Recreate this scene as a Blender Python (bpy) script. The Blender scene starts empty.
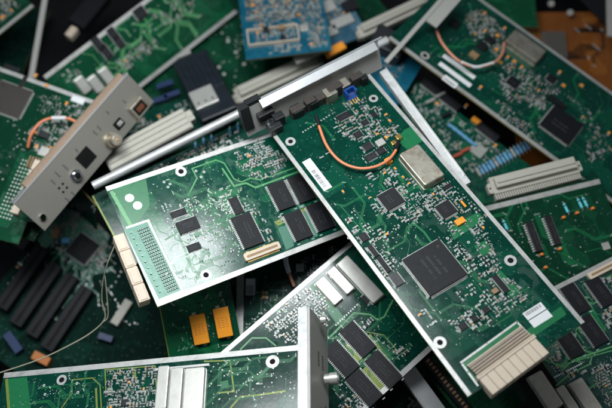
import bpy, math, random
from mathutils import Vector, Matrix
rnd = random.Random(11)
sc = bpy.context.scene
C = sc.collection

# ------------------------------------------------------------------ camera, world, lamps, exposure
DIST, TILT = 0.75, math.radians(20)
CAM = Vector((0, -DIST * math.sin(TILT), DIST * math.cos(TILT)))
LENS = 52.9
cd = bpy.data.cameras.new('camera'); cam = bpy.data.objects.new('camera', cd); C.objects.link(cam)
cam.location = CAM; cam.rotation_euler = (TILT, 0, 0)
cd.lens = LENS; cd.sensor_width = 36; cd.clip_start = 0.02; cd.clip_end = 20
cd.dof.use_dof = True; cd.dof.focus_distance = 0.752; cd.dof.aperture_fstop = 4.0
sc.camera = cam
w = bpy.data.worlds.new('World'); sc.world = w; w.use_nodes = True
w.node_tree.nodes['Background'].inputs[0].default_value = (0.62, 0.82, 1.0, 1)
w.node_tree.nodes['Background'].inputs[1].default_value = 0.06
def area(name, loc, target, sx, sy, power, col):
    ld = bpy.data.lights.new(name, 'AREA'); ld.shape = 'RECTANGLE'; ld.size = sx; ld.size_y = sy
    ld.energy = power; ld.color = col
    o = bpy.data.objects.new(name, ld); C.objects.link(o); o.location = loc
    o.rotation_euler = (Vector(target) - Vector(loc)).to_track_quat('-Z', 'Y').to_euler()
    return o
k_ = area('softbox_key', (-0.125, 0.15, 0.50), (-0.10, 0.04, 0), 0.47, 0.20, 2.65, (0.93, 0.98, 1.0)); k_.data.spread = math.radians(125)
area('added_side_light', (-0.78, -0.05, 0.42), (0.0, 0.0, 0), 0.22, 0.25, 0.6, (0.9, 0.97, 1.0))  # unseen lamp, added to light the panel lips from the left
area('added_fill_light', (0.75, -0.05, 0.35), (0.1, 0.0, 0), 0.3, 0.3, 0.55, (1.0, 0.97, 0.92))  # added with no visible source, to brighten panel faces turned right
sc.view_settings.view_transform = 'Standard'; sc.view_settings.look = 'None'
sc.view_settings.exposure = 0.0; sc.view_settings.gamma = 1.0
sc.cycles.use_denoising = True
sc.cycles.max_bounces = 6

# ------------------------------------------------------------------ materials
def nd(nt, t, **kw):
    n = nt.nodes.new(t)
    for k, v in kw.items(): setattr(n, k, v)
    return n
def mat(name, col, rough=0.5, metal=0.0, spec=0.5, var=0.12, scale=300, bump=0.0, rvar=0.1, emit=None, stain=None):
    m = bpy.data.materials.new(name); m.use_nodes = True; nt = m.node_tree
    p = nt.nodes['Principled BSDF']; L = nt.links.new
    tc = nd(nt, 'ShaderNodeTexCoord'); n1 = nd(nt, 'ShaderNodeTexNoise')
    n1.inputs['Scale'].default_value = scale; n1.inputs['Detail'].default_value = 6; L(tc.outputs['Object'], n1.inputs['Vector'])
    mx = nd(nt, 'ShaderNodeMix', data_type='RGBA')
    mx.inputs['A'].default_value = tuple(c * (1 - var) for c in col) + (1,)
    mx.inputs['B'].default_value = tuple(min(1, c * (1 + var)) for c in col) + (1,)
    L(n1.outputs['Fac'], mx.inputs['Factor'])
    out = mx.outputs['Result']
    if stain:
        n2 = nd(nt, 'ShaderNodeTexNoise'); n2.inputs['Scale'].default_value = 90; n2.inputs['Detail'].default_value = 8
        n2.inputs['Roughness'].default_value = 0.7; L(tc.outputs['Object'], n2.inputs['Vector'])
        cr = nd(nt, 'ShaderNodeMapRange'); cr.inputs['From Min'].default_value = 0.48; cr.inputs['From Max'].default_value = 0.66
        L(n2.outputs['Fac'], cr.inputs['Value'])
        m2 = nd(nt, 'ShaderNodeMix', data_type='RGBA'); L(cr.outputs['Result'], m2.inputs['Factor'])
        L(out, m2.inputs['A']); m2.inputs['B'].default_value = tuple(stain) + (1,)
        out = m2.outputs['Result']
    L(out, p.inputs['Base Color'])
    mr = nd(nt, 'ShaderNodeMapRange'); mr.inputs['To Min'].default_value = max(0.02, rough - rvar); mr.inputs['To Max'].default_value = min(1, rough + rvar)
    n3 = nd(nt, 'ShaderNodeTexNoise'); n3.inputs['Scale'].default_value = scale * 0.4; n3.inputs['Detail'].default_value = 5; L(tc.outputs['Object'], n3.inputs['Vector'])
    L(n3.outputs['Fac'], mr.inputs['Value']); L(mr.outputs['Result'], p.inputs['Roughness'])
    p.inputs['Metallic'].default_value = metal
    p.inputs['Specular IOR Level'].default_value = spec
    if bump:
        b = nd(nt, 'ShaderNodeBump'); b.inputs['Strength'].default_value = bump; b.inputs['Distance'].default_value = 0.0003
        L(n1.outputs['Fac'], b.inputs['Height']); L(b.outputs['Normal'], p.inputs['Normal'])
    return m

def mask_mat(name, base, pour, trace, rough=0.13, spec=0.5, fine=1.0):
    """solder mask over copper: fine tracks, bundles, vias and copper areas"""
    m = bpy.data.materials.new(name); m.use_nodes = True; nt = m.node_tree
    p = nt.nodes['Principled BSDF']; L = nt.links.new
    tc = nd(nt, 'ShaderNodeTexCoord')
    mp = nd(nt, 'ShaderNodeMapping'); mp.inputs['Scale'].default_value = (1000, 1000, 1000); L(tc.outputs['Object'], mp.inputs['Vector'])
    V = mp.outputs['Vector']
    def math_(op, a, b=None, c=None):
        n = nd(nt, 'ShaderNodeMath', operation=op)
        for i, x in enumerate((a, b, c)):
            if x is None: continue
            if isinstance(x, (int, float)): n.inputs[i].default_value = x
            else: L(x, n.inputs[i])
        return n.outputs[0]
    # cells: every cell picks a track direction
    vo = nd(nt, 'ShaderNodeTexVoronoi', distance='CHEBYCHEV'); vo.inputs['Scale'].default_value = 0.085; vo.inputs['Randomness'].default_value = 0.9; L(V, vo.inputs['Vector'])
    sepc = nd(nt, 'ShaderNodeSeparateColor'); L(vo.outputs['Color'], sepc.inputs[0])
    sx = nd(nt, 'ShaderNodeSeparateXYZ'); L(V, sx.inputs[0])
    X, Y = sx.outputs['X'], sx.outputs['Y']
    d = math_('ADD', X, Y)
    selA = math_('GREATER_THAN', sepc.outputs['Red'], 0.5)
    selB = math_('GREATER_THAN', sepc.outputs['Green'], 0.72)
    mixA = math_('ADD', math_('MULTIPLY', X, selA), math_('MULTIPLY', Y, math_('SUBTRACT', 1.0, selA)))
    co = math_('ADD', math_('MULTIPLY', math_('MULTIPLY', d, 0.7071), selB), math_('MULTIPLY', mixA, math_('SUBTRACT', 1.0, selB)))
    fr = math_('FRACT', math_('MULTIPLY', co, 0.85 * fine))
    ln = math_('LESS_THAN', math_('ABSOLUTE', math_('SUBTRACT', fr, 0.5)), 0.2)
    on = math_('GREATER_THAN', sepc.outputs['Blue'], 0.35)
    brk = nd(nt, 'ShaderNodeTexVoronoi', distance='CHEBYCHEV'); brk.inputs['Scale'].default_value = 0.22; L(V, brk.inputs['Vector'])
    bs = nd(nt, 'ShaderNodeSeparateColor'); L(brk.outputs['Color'], bs.inputs[0])
    on2 = math_('GREATER_THAN', bs.outputs['Red'], 0.4)
    line = math_('MULTIPLY', math_('MULTIPLY', ln, on), on2)
    # copper areas
    vp = nd(nt, 'ShaderNodeTexVoronoi', distance='CHEBYCHEV'); vp.inputs['Scale'].default_value = 0.045; L(V, vp.inputs['Vector'])
    ps = nd(nt, 'ShaderNodeSeparateColor'); L(vp.outputs['Color'], ps.inputs[0])
    po = math_('GREATER_THAN', ps.outputs['Green'], 0.8)
    # vias
    vv = nd(nt, 'ShaderNodeTexVoronoi'); vv.inputs['Scale'].default_value = 0.42; vv.inputs['Randomness'].default_value = 0.75; L(V, vv.inputs['Vector'])
    vs = nd(nt, 'ShaderNodeSeparateColor'); L(vv.outputs['Color'], vs.inputs[0])
    via = math_('MULTIPLY', math_('LESS_THAN', vv.outputs['Distance'], 0.14), math_('GREATER_THAN', vs.outputs['Red'], 0.45))
    big = nd(nt, 'ShaderNodeTexNoise'); big.inputs['Scale'].default_value = 0.03; big.inputs['Detail'].default_value = 3; L(V, big.inputs['Vector'])
    c0 = nd(nt, 'ShaderNodeMix', data_type='RGBA'); c0.inputs['A'].default_value = tuple(x * 0.8 for x in base) + (1,); c0.inputs['B'].default_value = tuple(x * 1.25 for x in base) + (1,)
    L(big.outputs['Fac'], c0.inputs['Factor'])
    c1 = nd(nt, 'ShaderNodeMix', data_type='RGBA'); L(math_('MULTIPLY', po, 0.75), c1.inputs['Factor']); L(c0.outputs['Result'], c1.inputs['A']); c1.inputs['B'].default_value = tuple(pour) + (1,)
    c2 = nd(nt, 'ShaderNodeMix', data_type='RGBA'); L(math_('MULTIPLY', line, 0.55), c2.inputs['Factor']); L(c1.outputs['Result'], c2.inputs['A']); c2.inputs['B'].default_value = tuple(trace) + (1,)
    c3 = nd(nt, 'ShaderNodeMix', data_type='RGBA'); L(via, c3.inputs['Factor']); L(c2.outputs['Result'], c3.inputs['A']); c3.inputs['B'].default_value = (0.22, 0.34, 0.26, 1)
    ds = nd(nt, 'ShaderNodeTexNoise'); ds.inputs['Scale'].default_value = 1.1; ds.inputs['Detail'].default_value = 9; ds.inputs['Roughness'].default_value = 0.75; L(V, ds.inputs['Vector'])
    dm = nd(nt, 'ShaderNodeMapRange'); dm.inputs['From Min'].default_value = 0.62; dm.inputs['From Max'].default_value = 0.78; dm.inputs['To Max'].default_value = 0.28; L(ds.outputs['Fac'], dm.inputs['Value'])
    c4 = nd(nt, 'ShaderNodeMix', data_type='RGBA'); L(dm.outputs['Result'], c4.inputs['Factor']); L(c3.outputs['Result'], c4.inputs['A']); c4.inputs['B'].default_value = (0.16, 0.17, 0.15, 1)
    L(c4.outputs['Result'], p.inputs['Base Color'])
    h = math_('ADD', math_('ADD', line, po), via)
    wv = nd(nt, 'ShaderNodeTexNoise'); wv.inputs['Scale'].default_value = 0.35; wv.inputs['Detail'].default_value = 3; L(V, wv.inputs['Vector'])
    h2 = math_('ADD', h, math_('MULTIPLY', wv.outputs['Fac'], 1.6))
    b = nd(nt, 'ShaderNodeBump'); b.inputs['Strength'].default_value = 0.3; b.inputs['Distance'].default_value = 0.00004
    L(h2, b.inputs['Height']); L(b.outputs['Normal'], p.inputs['Normal'])
    dn = nd(nt, 'ShaderNodeTexNoise'); dn.inputs['Scale'].default_value = 0.12; dn.inputs['Detail'].default_value = 8; L(V, dn.inputs['Vector'])
    mr = nd(nt, 'ShaderNodeMapRange'); mr.inputs['To Min'].default_value = rough - 0.03; mr.inputs['To Max'].default_value = rough + 0.06
    L(dn.outputs['Fac'], mr.inputs['Value']); L(mr.outputs['Result'], p.inputs['Roughness'])
    p.inputs['Specular IOR Level'].default_value = spec
    return m

M = {}
M['green'] = mask_mat('solder mask deep green', (0.0015, 0.036, 0.023), (0.004, 0.070, 0.040), (0.004, 0.075, 0.045))
M['teal'] = mask_mat('solder mask blue green', (0.002, 0.052, 0.033), (0.008, 0.12, 0.05), (0.008, 0.13, 0.06), rough=0.13, spec=0.8)
M['bright'] = mask_mat('solder mask leaf green', (0.004, 0.055, 0.024), (0.008, 0.10, 0.042), (0.010, 0.12, 0.05))
M['forest'] = mask_mat('solder mask forest green', (0.003, 0.036, 0.017), (0.006, 0.065, 0.03), (0.006, 0.06, 0.028))
M['grey_green'] = mask_mat('solder mask grey green', (0.012, 0.045, 0.036), (0.05, 0.11, 0.09), (0.06, 0.12, 0.10))
M['shadow'] = mask_mat('solder mask green with depth shade painted in', (0.001, 0.014, 0.009), (0.003, 0.03, 0.02), (0.004, 0.04, 0.03), rough=0.7, spec=0.08)  # shade deep in the heap is put into this mask colour
M['blue'] = mask_mat('solder mask blue', (0.006, 0.085, 0.14), (0.015, 0.13, 0.19), (0.03, 0.18, 0.25))
M['blue_grey'] = mask_mat('solder mask grey blue', (0.03, 0.09, 0.14), (0.08, 0.17, 0.24), (0.09, 0.18, 0.26))
M['brown'] = mask_mat('solder mask amber brown', (0.17, 0.055, 0.011), (0.25, 0.09, 0.018), (0.21, 0.07, 0.014))
M['pour'] = mat('masked copper area', (0.010, 0.15, 0.055), 0.3, 0, 0.5, 0.15, 400)
M['track'] = mat('masked copper track', (0.10, 0.33, 0.13), 0.3, 0, 0.5, 0.15, 500)
M['olive'] = mat('bare gold-green shield track', (0.20, 0.26, 0.05), 0.35, 0.2, 0.5, 0.2, 500)
M['milk'] = mat('pale masked plane', (0.07, 0.20, 0.14), 0.35, 0.1, 0.5, 0.4, 700)
M['edge'] = mat('bare glass-fibre edge', (0.22, 0.18, 0.06), 0.6, 0, 0.4, 0.25, 800)
M['tin'] = mat('tinned copper', (0.56, 0.56, 0.54), 0.42, 0.45, 0.5, 0.14, 700, 0.3, stain=(0.40, 0.395, 0.37))
M['solder'] = mat('solder', (0.44, 0.47, 0.45), 0.4, 0.5, 0.5, 0.25, 900, 0.3)
M['silk'] = mat('white silkscreen ink', (0.80, 0.85, 0.82), 0.6, 0, 0.4, 0.1, 500)
M['hole'] = mat('dark hole', (0.003, 0.003, 0.003), 0.7, 0, 0.2)
M['black'] = mat('black moulded plastic', (0.010, 0.011, 0.013), 0.42, 0, 0.5, 0.25, 600, 0.15)
M['slate'] = mat('dark chip moulding', (0.007, 0.008, 0.011), 0.55, 0, 0.3, 0.3, 900, 0.2)
M['dust'] = mat('dull dark plastic', (0.006, 0.007, 0.010), 0.6, 0, 0.25, 0.4, 150)
M['beige'] = mat('cream connector plastic', (0.66, 0.55, 0.43), 0.5, 0, 0.4, 0.08, 200, 0.1)
M['greige'] = mat('grey beige connector plastic', (0.46, 0.44, 0.38), 0.5, 0, 0.4, 0.08, 200, 0.1)
M['tan'] = mat('tan ceramic', (0.30, 0.19, 0.10), 0.45, 0, 0.4, 0.3, 400)
M['grey_ceramic'] = mat('grey ceramic', (0.33, 0.34, 0.31), 0.45, 0, 0.4, 0.3, 400)
M['orange'] = mat('orange tantalum body', (0.92, 0.33, 0.025), 0.4, 0, 0.5, 0.12, 300)
M['orange_blob'] = mat('orange epoxy', (0.75, 0.22, 0.03), 0.35, 0, 0.5, 0.12, 300)
M['coax'] = mat('orange cable jacket', (0.80, 0.25, 0.12), 0.38, 0, 0.5, 0.06, 120)
M['coax_pink'] = mat('faded orange cable jacket', (0.62, 0.26, 0.17), 0.45, 0, 0.5, 0.06, 120)
M['white'] = mat('white paper label', (0.78, 0.79, 0.80), 0.55, 0, 0.4, 0.04, 300)
M['ink'] = mat('printed black ink', (0.02, 0.02, 0.025), 0.6, 0, 0.3)
M['grey_ink'] = mat('grey panel lettering', (0.03, 0.03, 0.03), 0.6, 0, 0.3)
M['can'] = mat('brushed nickel shield', (0.62, 0.61, 0.57), 0.36, 0.55, 0.5, 0.08, 250, 0.12)
M['old_can'] = mat('stained tin can', (0.54, 0.50, 0.42), 0.36, 0.75, 0.5, 0.12, 250, 0.25, stain=(0.30, 0.235, 0.155))
M['alu'] = mat('satin aluminium', (0.50, 0.51, 0.52), 0.38, 0.5, 0.5, 0.06, 200, 0.1)
M['panel'] = mat('grey anodised panel', (0.38, 0.375, 0.35), 0.45, 0.2, 0.5, 0.06, 400, 0.08)
M['bright_metal'] = mat('bright bent steel edge', (0.62, 0.63, 0.64), 0.4, 0.4, 0.5, 0.12, 300, 0.3, stain=(0.48, 0.48, 0.47))
M['panel_warm'] = mat('dull grey anodised panel', (0.21, 0.20, 0.175), 0.45, 0.15, 0.5, 0.06, 400, 0.08)
M['brown_chip'] = mat('brown grey moulding', (0.045, 0.038, 0.034), 0.5, 0, 0.4, 0.2, 400)
M['heat_grey'] = mat('brown grey ribbed metal', (0.13, 0.12, 0.105), 0.5, 0.2, 0.4, 0.2, 400)
M['chrome'] = mat('polished chrome', (0.75, 0.76, 0.78), 0.12, 1.0, 0.5, 0.05, 100)
M['brass'] = mat('gold plated brass', (0.85, 0.55, 0.18), 0.28, 0.9, 0.5, 0.1, 300)
M['gasket'] = mat('tan gasket', (0.36, 0.26, 0.19), 0.7, 0, 0.3, 0.15, 400, 0.2)
M['matte_can'] = mat('dull warm grey can', (0.42, 0.40, 0.36), 0.45, 0.15, 0.5, 0.12, 250, 0.2, stain=(0.33, 0.31, 0.27))
M['rust'] = mat('rust brown insert', (0.14, 0.05, 0.025), 0.5, 0, 0.4, 0.3, 200)
M['navy_shell'] = mat('blue black moulded shell', (0.007, 0.012, 0.018), 0.4, 0, 0.5, 0.5, 120)
M['navy'] = mat('dark blue moulded plastic', (0.006, 0.025, 0.09), 0.45, 0, 0.4, 0.2, 200)
M['chip_print'] = mat('faint laser marking', (0.045, 0.046, 0.05), 0.6, 0, 0.3)
M['blue_plastic'] = mat('blue moulded plastic', (0.01, 0.07, 0.30), 0.35, 0, 0.5, 0.1, 200)
M['resist_blue'] = mat('blue resistor lacquer', (0.10, 0.32, 0.52), 0.4, 0, 0.5, 0.1, 200)
M['cyan'] = mat('cyan glass diode', (0.10, 0.55, 0.62), 0.15, 0, 0.6, 0.1, 200)
M['red'] = mat('red brown lacquer', (0.42, 0.09, 0.05), 0.4, 0, 0.5, 0.1, 200)
M['twine'] = mat('pale insulated wire', (0.40, 0.38, 0.28), 0.55, 0, 0.4, 0.1, 200)
M['table'] = mat('black bench surface', (0.004, 0.004, 0.005), 0.7, 0, 0.2, 0.3, 20)
M['printed'] = mat('orange ink print', (0.45, 0.15, 0.03), 0.5, 0, 0.4)

# ------------------------------------------------------------------ mesh builder (millimetres)
class MB:
    def __init__(s): s.v = []; s.f = []; s.m = []; s.sm = []
    def add(s, vs, fs, mi=0, smooth=False):
        o = len(s.v); s.v += [tuple(x) for x in vs]
        for f in fs: s.f.append([i + o for i in f]); s.m.append(mi); s.sm.append(smooth)
    def obox(s, o, a, b, c, mi=0):
        o, a, b, c = map(Vector, (o, a, b, c))
        vs = [o, o + a, o + a + b, o + b, o + c, o + a + c, o + a + b + c, o + b + c]
        fs = [(0, 3, 2, 1), (4, 5, 6, 7), (0, 1, 5, 4), (1, 2, 6, 5), (2, 3, 7, 6), (3, 0, 4, 7)]
        if a.cross(b).dot(c) < 0: fs = [f[::-1] for f in fs]
        s.add(vs, fs, mi)
    def box(s, cx, cy, z0, z1, w, h, mi=0, rot=0):
        c, q = math.cos(rot), math.sin(rot)
        a = Vector((c * w, q * w, 0)); b = Vector((-q * h, c * h, 0))
        s.obox(Vector((cx, cy, z0)) - a / 2 - b / 2, a, b, (0, 0, z1 - z0), mi)
    def poly(s, pts, z, mi=0):
        a = sum(pts[i][0] * pts[(i + 1) % len(pts)][1] - pts[(i + 1) % len(pts)][0] * pts[i][1] for i in range(len(pts)))
        if a < 0: pts = pts[::-1]
        s.add([(x, y, z) for x, y in pts], [tuple(range(len(pts)))], mi)
    def rect(s, cx, cy, w, h, z, mi=0, rot=0):
        c, q = math.cos(rot), math.sin(rot)
        s.poly([(cx + c * x - q * y, cy + q * x + c * y) for x, y in ((-w/2, -h/2), (w/2, -h/2), (w/2, h/2), (-w/2, h/2))], z, mi)
    def rbox(s, cx, cy, z0, z1, w, h, r, bev, mi=0, rot=0, n=5):
        c, q = math.cos(rot), math.sin(rot)
        def ring(ins, z):
            rr = max(r - ins, 0.02); W = w / 2 - ins - rr; H = h / 2 - ins - rr; out = []
            for k, (sx, sy) in enumerate(((1, 1), (-1, 1), (-1, -1), (1, -1))):
                for i in range(n):
                    a = math.pi / 2 * (k + i / (n - 1))
                    x = sx * W + rr * math.cos(a); y = sy * H + rr * math.sin(a)
                    out.append((cx + c * x - q * y, cy + q * x + c * y, z))
            return out
        prof = [(0, z0), (0, z1 - bev), (bev * 0.3, z1 - bev * 0.3), (bev, z1)]
        vs = []; N = 4 * n
        for ins, z in prof: vs += ring(ins, z)
        s.add(vs, [(k * N + i, k * N + (i + 1) % N, (k + 1) * N + (i + 1) % N, (k + 1) * N + i) for k in range(3) for i in range(N)], mi)
        s.add(vs[3 * N:], [tuple(range(N))], mi)
    def cyl(s, p0, p1, r0, r1=None, mi=0, n=20, cap=True):
        r1 = r0 if r1 is None else r1
        p0, p1 = Vector(p0), Vector(p1); d = (p1 - p0).normalized()
        a = d.orthogonal().normalized(); b = d.cross(a)
        A = [p0 + (a * math.cos(t) + b * math.sin(t)) * r0 for t in [2 * math.pi * i / n for i in range(n)]]
        B = [p1 + (a * math.cos(t) + b * math.sin(t)) * r1 for t in [2 * math.pi * i / n for i in range(n)]]
        s.add(A + B, [(i, (i + 1) % n, n + (i + 1) % n, n + i) for i in range(n)], mi, True)
        if cap: s.add(B, [tuple(range(n))], mi); s.add(A, [tuple(range(n))[::-1]], mi)
    def ring(s, cx, cy, z, r0, r1, mi=0, n=28):
        I = [(cx + r0 * math.cos(2 * math.pi * i / n), cy + r0 * math.sin(2 * math.pi * i / n), z) for i in range(n)]
        O = [(cx + r1 * math.cos(2 * math.pi * i / n), cy + r1 * math.sin(2 * math.pi * i / n), z) for i in range(n)]
        s.add(I + O, [(i, n + i, n + (i + 1) % n, (i + 1) % n) for i in range(n)], mi)
    def disc(s, cx, cy, z, r, mi=0, n=20, sy=1.0, rot=0):
        c, q = math.cos(rot), math.sin(rot)
        s.poly([(cx + c * r * math.cos(t) - q * r * sy * math.sin(t), cy + q * r * math.cos(t) + c * r * sy * math.sin(t)) for t in [2 * math.pi * i / n for i in range(n)]], z, mi)
    def tube(s, pts, r, mi=0, n=10, sub=6):
        P = [Vector(p) for p in pts]; Q = []
        for i in range(len(P) - 1):
            a = P[max(i - 1, 0)]; b = P[i]; c = P[i + 1]; d = P[min(i + 2, len(P) - 1)]
            for k in range(sub):
                t = k / sub
                Q.append(0.5 * ((2 * b) + (c - a) * t + (2 * a - 5 * b + 4 * c - d) * t * t + (3 * b - a - 3 * c + d) * t ** 3))
        Q.append(P[-1]); vs = []; up = Vector((0, 0, 1))
        for i, p in enumerate(Q):
            d = (Q[min(i + 1, len(Q) - 1)] - Q[max(i - 1, 0)]).normalized()
            a = d.cross(up)
            a = a.normalized() if a.length > 0.05 else d.orthogonal().normalized()
            b = a.cross(d)
            vs += [p + (a * math.cos(2 * math.pi * k / n) + b * math.sin(2 * math.pi * k / n)) * r for k in range(n)]
        m = len(Q)
        s.add(vs, [(i * n + k, i * n + (k + 1) % n, (i + 1) * n + (k + 1) % n, (i + 1) * n + k) for i in range(m - 1) for k in range(n)], mi, True)
        s.add(vs[:n], [tuple(range(n))], mi); s.add(vs[-n:], [tuple(range(n))[::-1]], mi)
    def ribbon(s, pts, w, z, mi=0):
        P = [Vector(p) for p in pts]; L = []; R = []
        for i, p in enumerate(P):
            d0 = (p - P[i - 1]).normalized() if i else (P[1] - p).normalized()
            d1 = (P[i + 1] - p).normalized() if i < len(P) - 1 else d0
            t = (d0 + d1).normalized() if (d0 + d1).length > 1e-6 else d0
            nrm = Vector((-t.y, t.x)); k = w / 2 / max(0.5, abs(Vector((-d0.y, d0.x)).dot(nrm)))
            L.append(p + nrm * k); R.append(p - nrm * k)
        n = len(P)
        s.add([(q.x, q.y, z) for q in L + R], [(i + 1, i, n + i, n + i + 1) for i in range(n - 1)], mi)
    def mesh(s, name, mats):
        me = bpy.data.meshes.new(name)
        me.from_pydata([(x * .001, y * .001, z * .001) for x, y, z in s.v], [], s.f)
        for mm in mats: me.materials.append(M[mm])
        me.polygons.foreach_set('material_index', s.m); me.polygons.foreach_set('use_smooth', s.sm)
        me.update(); return me
    def build(s, name, mats, parent=None):
        o = bpy.data.objects.new(name, s.mesh(name, mats)); C.objects.link(o)
        if parent is not None: o.parent = parent
        return o

# ------------------------------------------------------------------ where things lie
F = Vector((0, math.sin(TILT), -math.cos(TILT))); U = Vector((0, math.cos(TILT), math.sin(TILT)))
def ray(px, py):
    k = 36 / LENS / 612
    return (F + Vector((1, 0, 0)) * (px - 306) * k + U * (204 - py) * k)
def at(px, py, z):
    d = ray(px, py); t = (z - CAM.z) / d.z
    return CAM + d * t

def tag(o, label, cat, group=None, kind=None):
    o['label'] = label; o['category'] = cat
    if group: o['group'] = group
    if kind: o['kind'] = kind
    return o

GREEN_CARDS = 'green circuit boards heaped in the pile'
class Board:
    """a circuit board: frame on three points, parts given by where they sit on its plane"""
    def __init__(b, name, label, cat, O, X, Y, mask='green', group=GREEN_CARDS, thick=1.6, outline=True):
        o, x, y = at(*O), at(*X), at(*Y)
        ex = (x - o).normalized(); n = ex.cross(y - o).normalized()
        if n.z < 0: n = -n
        ey = n.cross(ex)
        b.o, b.ex, b.ey, b.n = o, ex, ey, n
        b.L = (x - o).length * 1000; b.W = (y - o).dot(ey) * 1000
        b.v0, b.v1 = min(0, b.W), max(0, b.W)
        e = bpy.data.objects.new(name, None); C.objects.link(e); e.empty_display_size = 0.01
        e.matrix_world = Matrix(((ex.x, ey.x, n.x, o.x), (ex.y, ey.y, n.y, o.y), (ex.z, ey.z, n.z, o.z), (0, 0, 0, 1)))
        b.e = tag(e, label, cat, group)
        cxp = (O[0] + X[0]) / 2; cyp = (O[1] + X[1]) / 2
        p = b.uv(cxp, cyp); q = b.uv(cxp + 5, cyp); r = b.uv(cxp, cyp + 5)
        b.k = ((p - q).length + (p - r).length) / 10
        b.keep = []; b.smd = {}
        b.mb = MB(); b.mask = mask; b.thick = thick
        if outline:
            m = b.mb; t = thick
            vs = [(0, b.v0, -t), (b.L, b.v0, -t), (b.L, b.v1, -t), (0, b.v1, -t), (0, b.v0, 0), (b.L, b.v0, 0), (b.L, b.v1, 0), (0, b.v1, 0)]
            m.add(vs, [(4, 5, 6, 7), (0, 3, 2, 1)], 0); m.add(vs, [(0, 1, 5, 4), (1, 2, 6, 5), (2, 3, 7, 6), (3, 0, 4, 7)], 1)
    def uv(b, px, py, z=0.0):
        d = ray(px, py); t = (b.o + b.n * z * .001 - CAM).dot(b.n) / d.dot(b.n)
        p = CAM + d * t - b.o
        return Vector((p.dot(b.ex) * 1000, p.dot(b.ey) * 1000))
    def rot(b, dx, dy, px, py):
        a = b.uv(px, py); c = b.uv(px + dx, py + dy); return math.atan2(c.y - a.y, c.x - a.x)
    def inside(b, p, m=1.0): return m < p.x < b.L - m and b.v0 + m < p.y < b.v1 - m
    def free(b, p, r=0.6):
        return all(abs(p.x - k[0]) > k[2] / 2 + r or abs(p.y - k[1]) > k[3] / 2 + r for k in b.keep)
    def strip(b, side, w=3.6, a=0.0, c=1.0, inset=0.0):
        """tinned ground strip along an edge: 'near' v=0 side, 'far' v=W side, 'start' u=0, 'end' u=L"""
        m = MB(); sg = 1 if b.W > 0 else -1
        if side in ('near', 'far'):
            v = sg * (w / 2 + inset) if side == 'near' else b.W - sg * (w / 2 + inset)
            m.box((a + c) / 2 * b.L, v, 0.01, 0.11, (c - a) * b.L - 0.6, w, 0)
        else:
            u = w / 2 + inset if side == 'start' else b.L - w / 2 - inset
            m.box(u, (a + c) / 2 * b.W, 0.01, 0.11, w, abs(b.W * (c - a)) - 0.6, 0)
        return m.build('edge_strip', ['tin'], b.e)
    def line(b, pts, w=1.2, mi=2, z=0.05): b.mb.ribbon([b.uv(*p) for p in pts], w, z, mi)
    def area(b, pts, mi=6, z=0.03): b.mb.poly([tuple(b.uv(*p)) for p in pts], z, mi)
    def pad(b, px, py, r_out, r_in):
        p = b.uv(px, py); b.mb.ring(p.x, p.y, 0.105, r_in, r_out, 3); b.mb.disc(p.x, p.y, 0.1, r_in * 1.02, 5)
        b.keep.append((p.x, p.y, 2 * r_out, 2 * r_out))
    def dot(b, px, py, r, mi=4, sy=1.0):
        p = b.uv(px, py); b.mb.disc(p.x, p.y, 0.08, r, mi, 18, sy)
    def oval_marks(b, pts):
        for px, py in pts:
            p = b.uv(px, py); b.mb.ring(p.x, p.y, 0.08, 0.7, 1.15, 4, 12)
    def chip(b, px, py, w, h, sides='lr', pitch=None, name='chip', body='slate', rot=0.0, ht=None, pin=None, mark=True, k=None):
        """w along u, h along v, in pixels; sides with pins: l r (u-normal) t b (v-normal)"""
        p = b.uv(px, py); k = k or b.k; w *= k; h *= k
        ht = ht or max(1.0, min(2.6, min(w, h) * 0.14)); pin = pin or max(0.7, min(1.5, min(w, h) * 0.10)); pitch = pitch or max(0.9, min(1.6, max(w, h) / 14))
        m = MB(); m.rbox(0, 0, 0.25, ht, w, h, 0.35, 0.16, 0, n=2)
        if mark:
            m.disc(-w * 0.36, h * 0.36, ht + 0.02, max(0.25, min(w, h) * 0.035), 1, 10)
        if mark and min(w, h) > 6:
            g = random.Random(int(px * 31 + py)); al = h > w
            for ln in range(g.randint(2, 3)):
                x = -.28
                while x < .24:
                    cw = g.uniform(.012, .03); A = (x + cw / 2) * max(w, h); B = (ln - 1) * min(w, h) * .15
                    if g.random() > .15:
                        if al: m.rect(-B, A, min(w, h) * .055, cw * h, ht + .02, 2)
                        else: m.rect(A, B, cw * w, min(w, h) * .055, ht + .02, 2)
                    x += cw + .012
        o = m.build(name, [body, 'black', 'chip_print'], b.e); o.location = (p.x * .001, p.y * .001, 0); o.rotation_euler = (0, 0, rot)
        for s in sides:
            q = MB(); vert = s in 'lr'; L = (h if vert else w) - 1.0; n = max(2, int(L / pitch)); sg = 1 if s in 'rt' else -1
            for i in range(n):
                c = (i + 0.5) / n * L - L / 2; e = (w if vert else h) / 2
                pw = L / n * 0.55
                for a0, a1, z0, z1 in ((0, pin * 0.45, ht * 0.35, ht * 0.55), (pin * 0.35, pin * 0.55, 0.12, ht * 0.52), (pin * 0.4, pin * 1.1, 0.10, 0.26)):
                    cx = sg * (e + (a0 + a1) / 2)
                    if vert: q.box(cx, c, z0, z1, a1 - a0, pw, 0)
                    else: q.box(c, cx, z0, z1, pw, a1 - a0, 0)
            r = q.build('pin_row', ['tin'], o)
        ex = 2 * pin
        b.keep.append((p.x, p.y, w + ex, h + ex))
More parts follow.
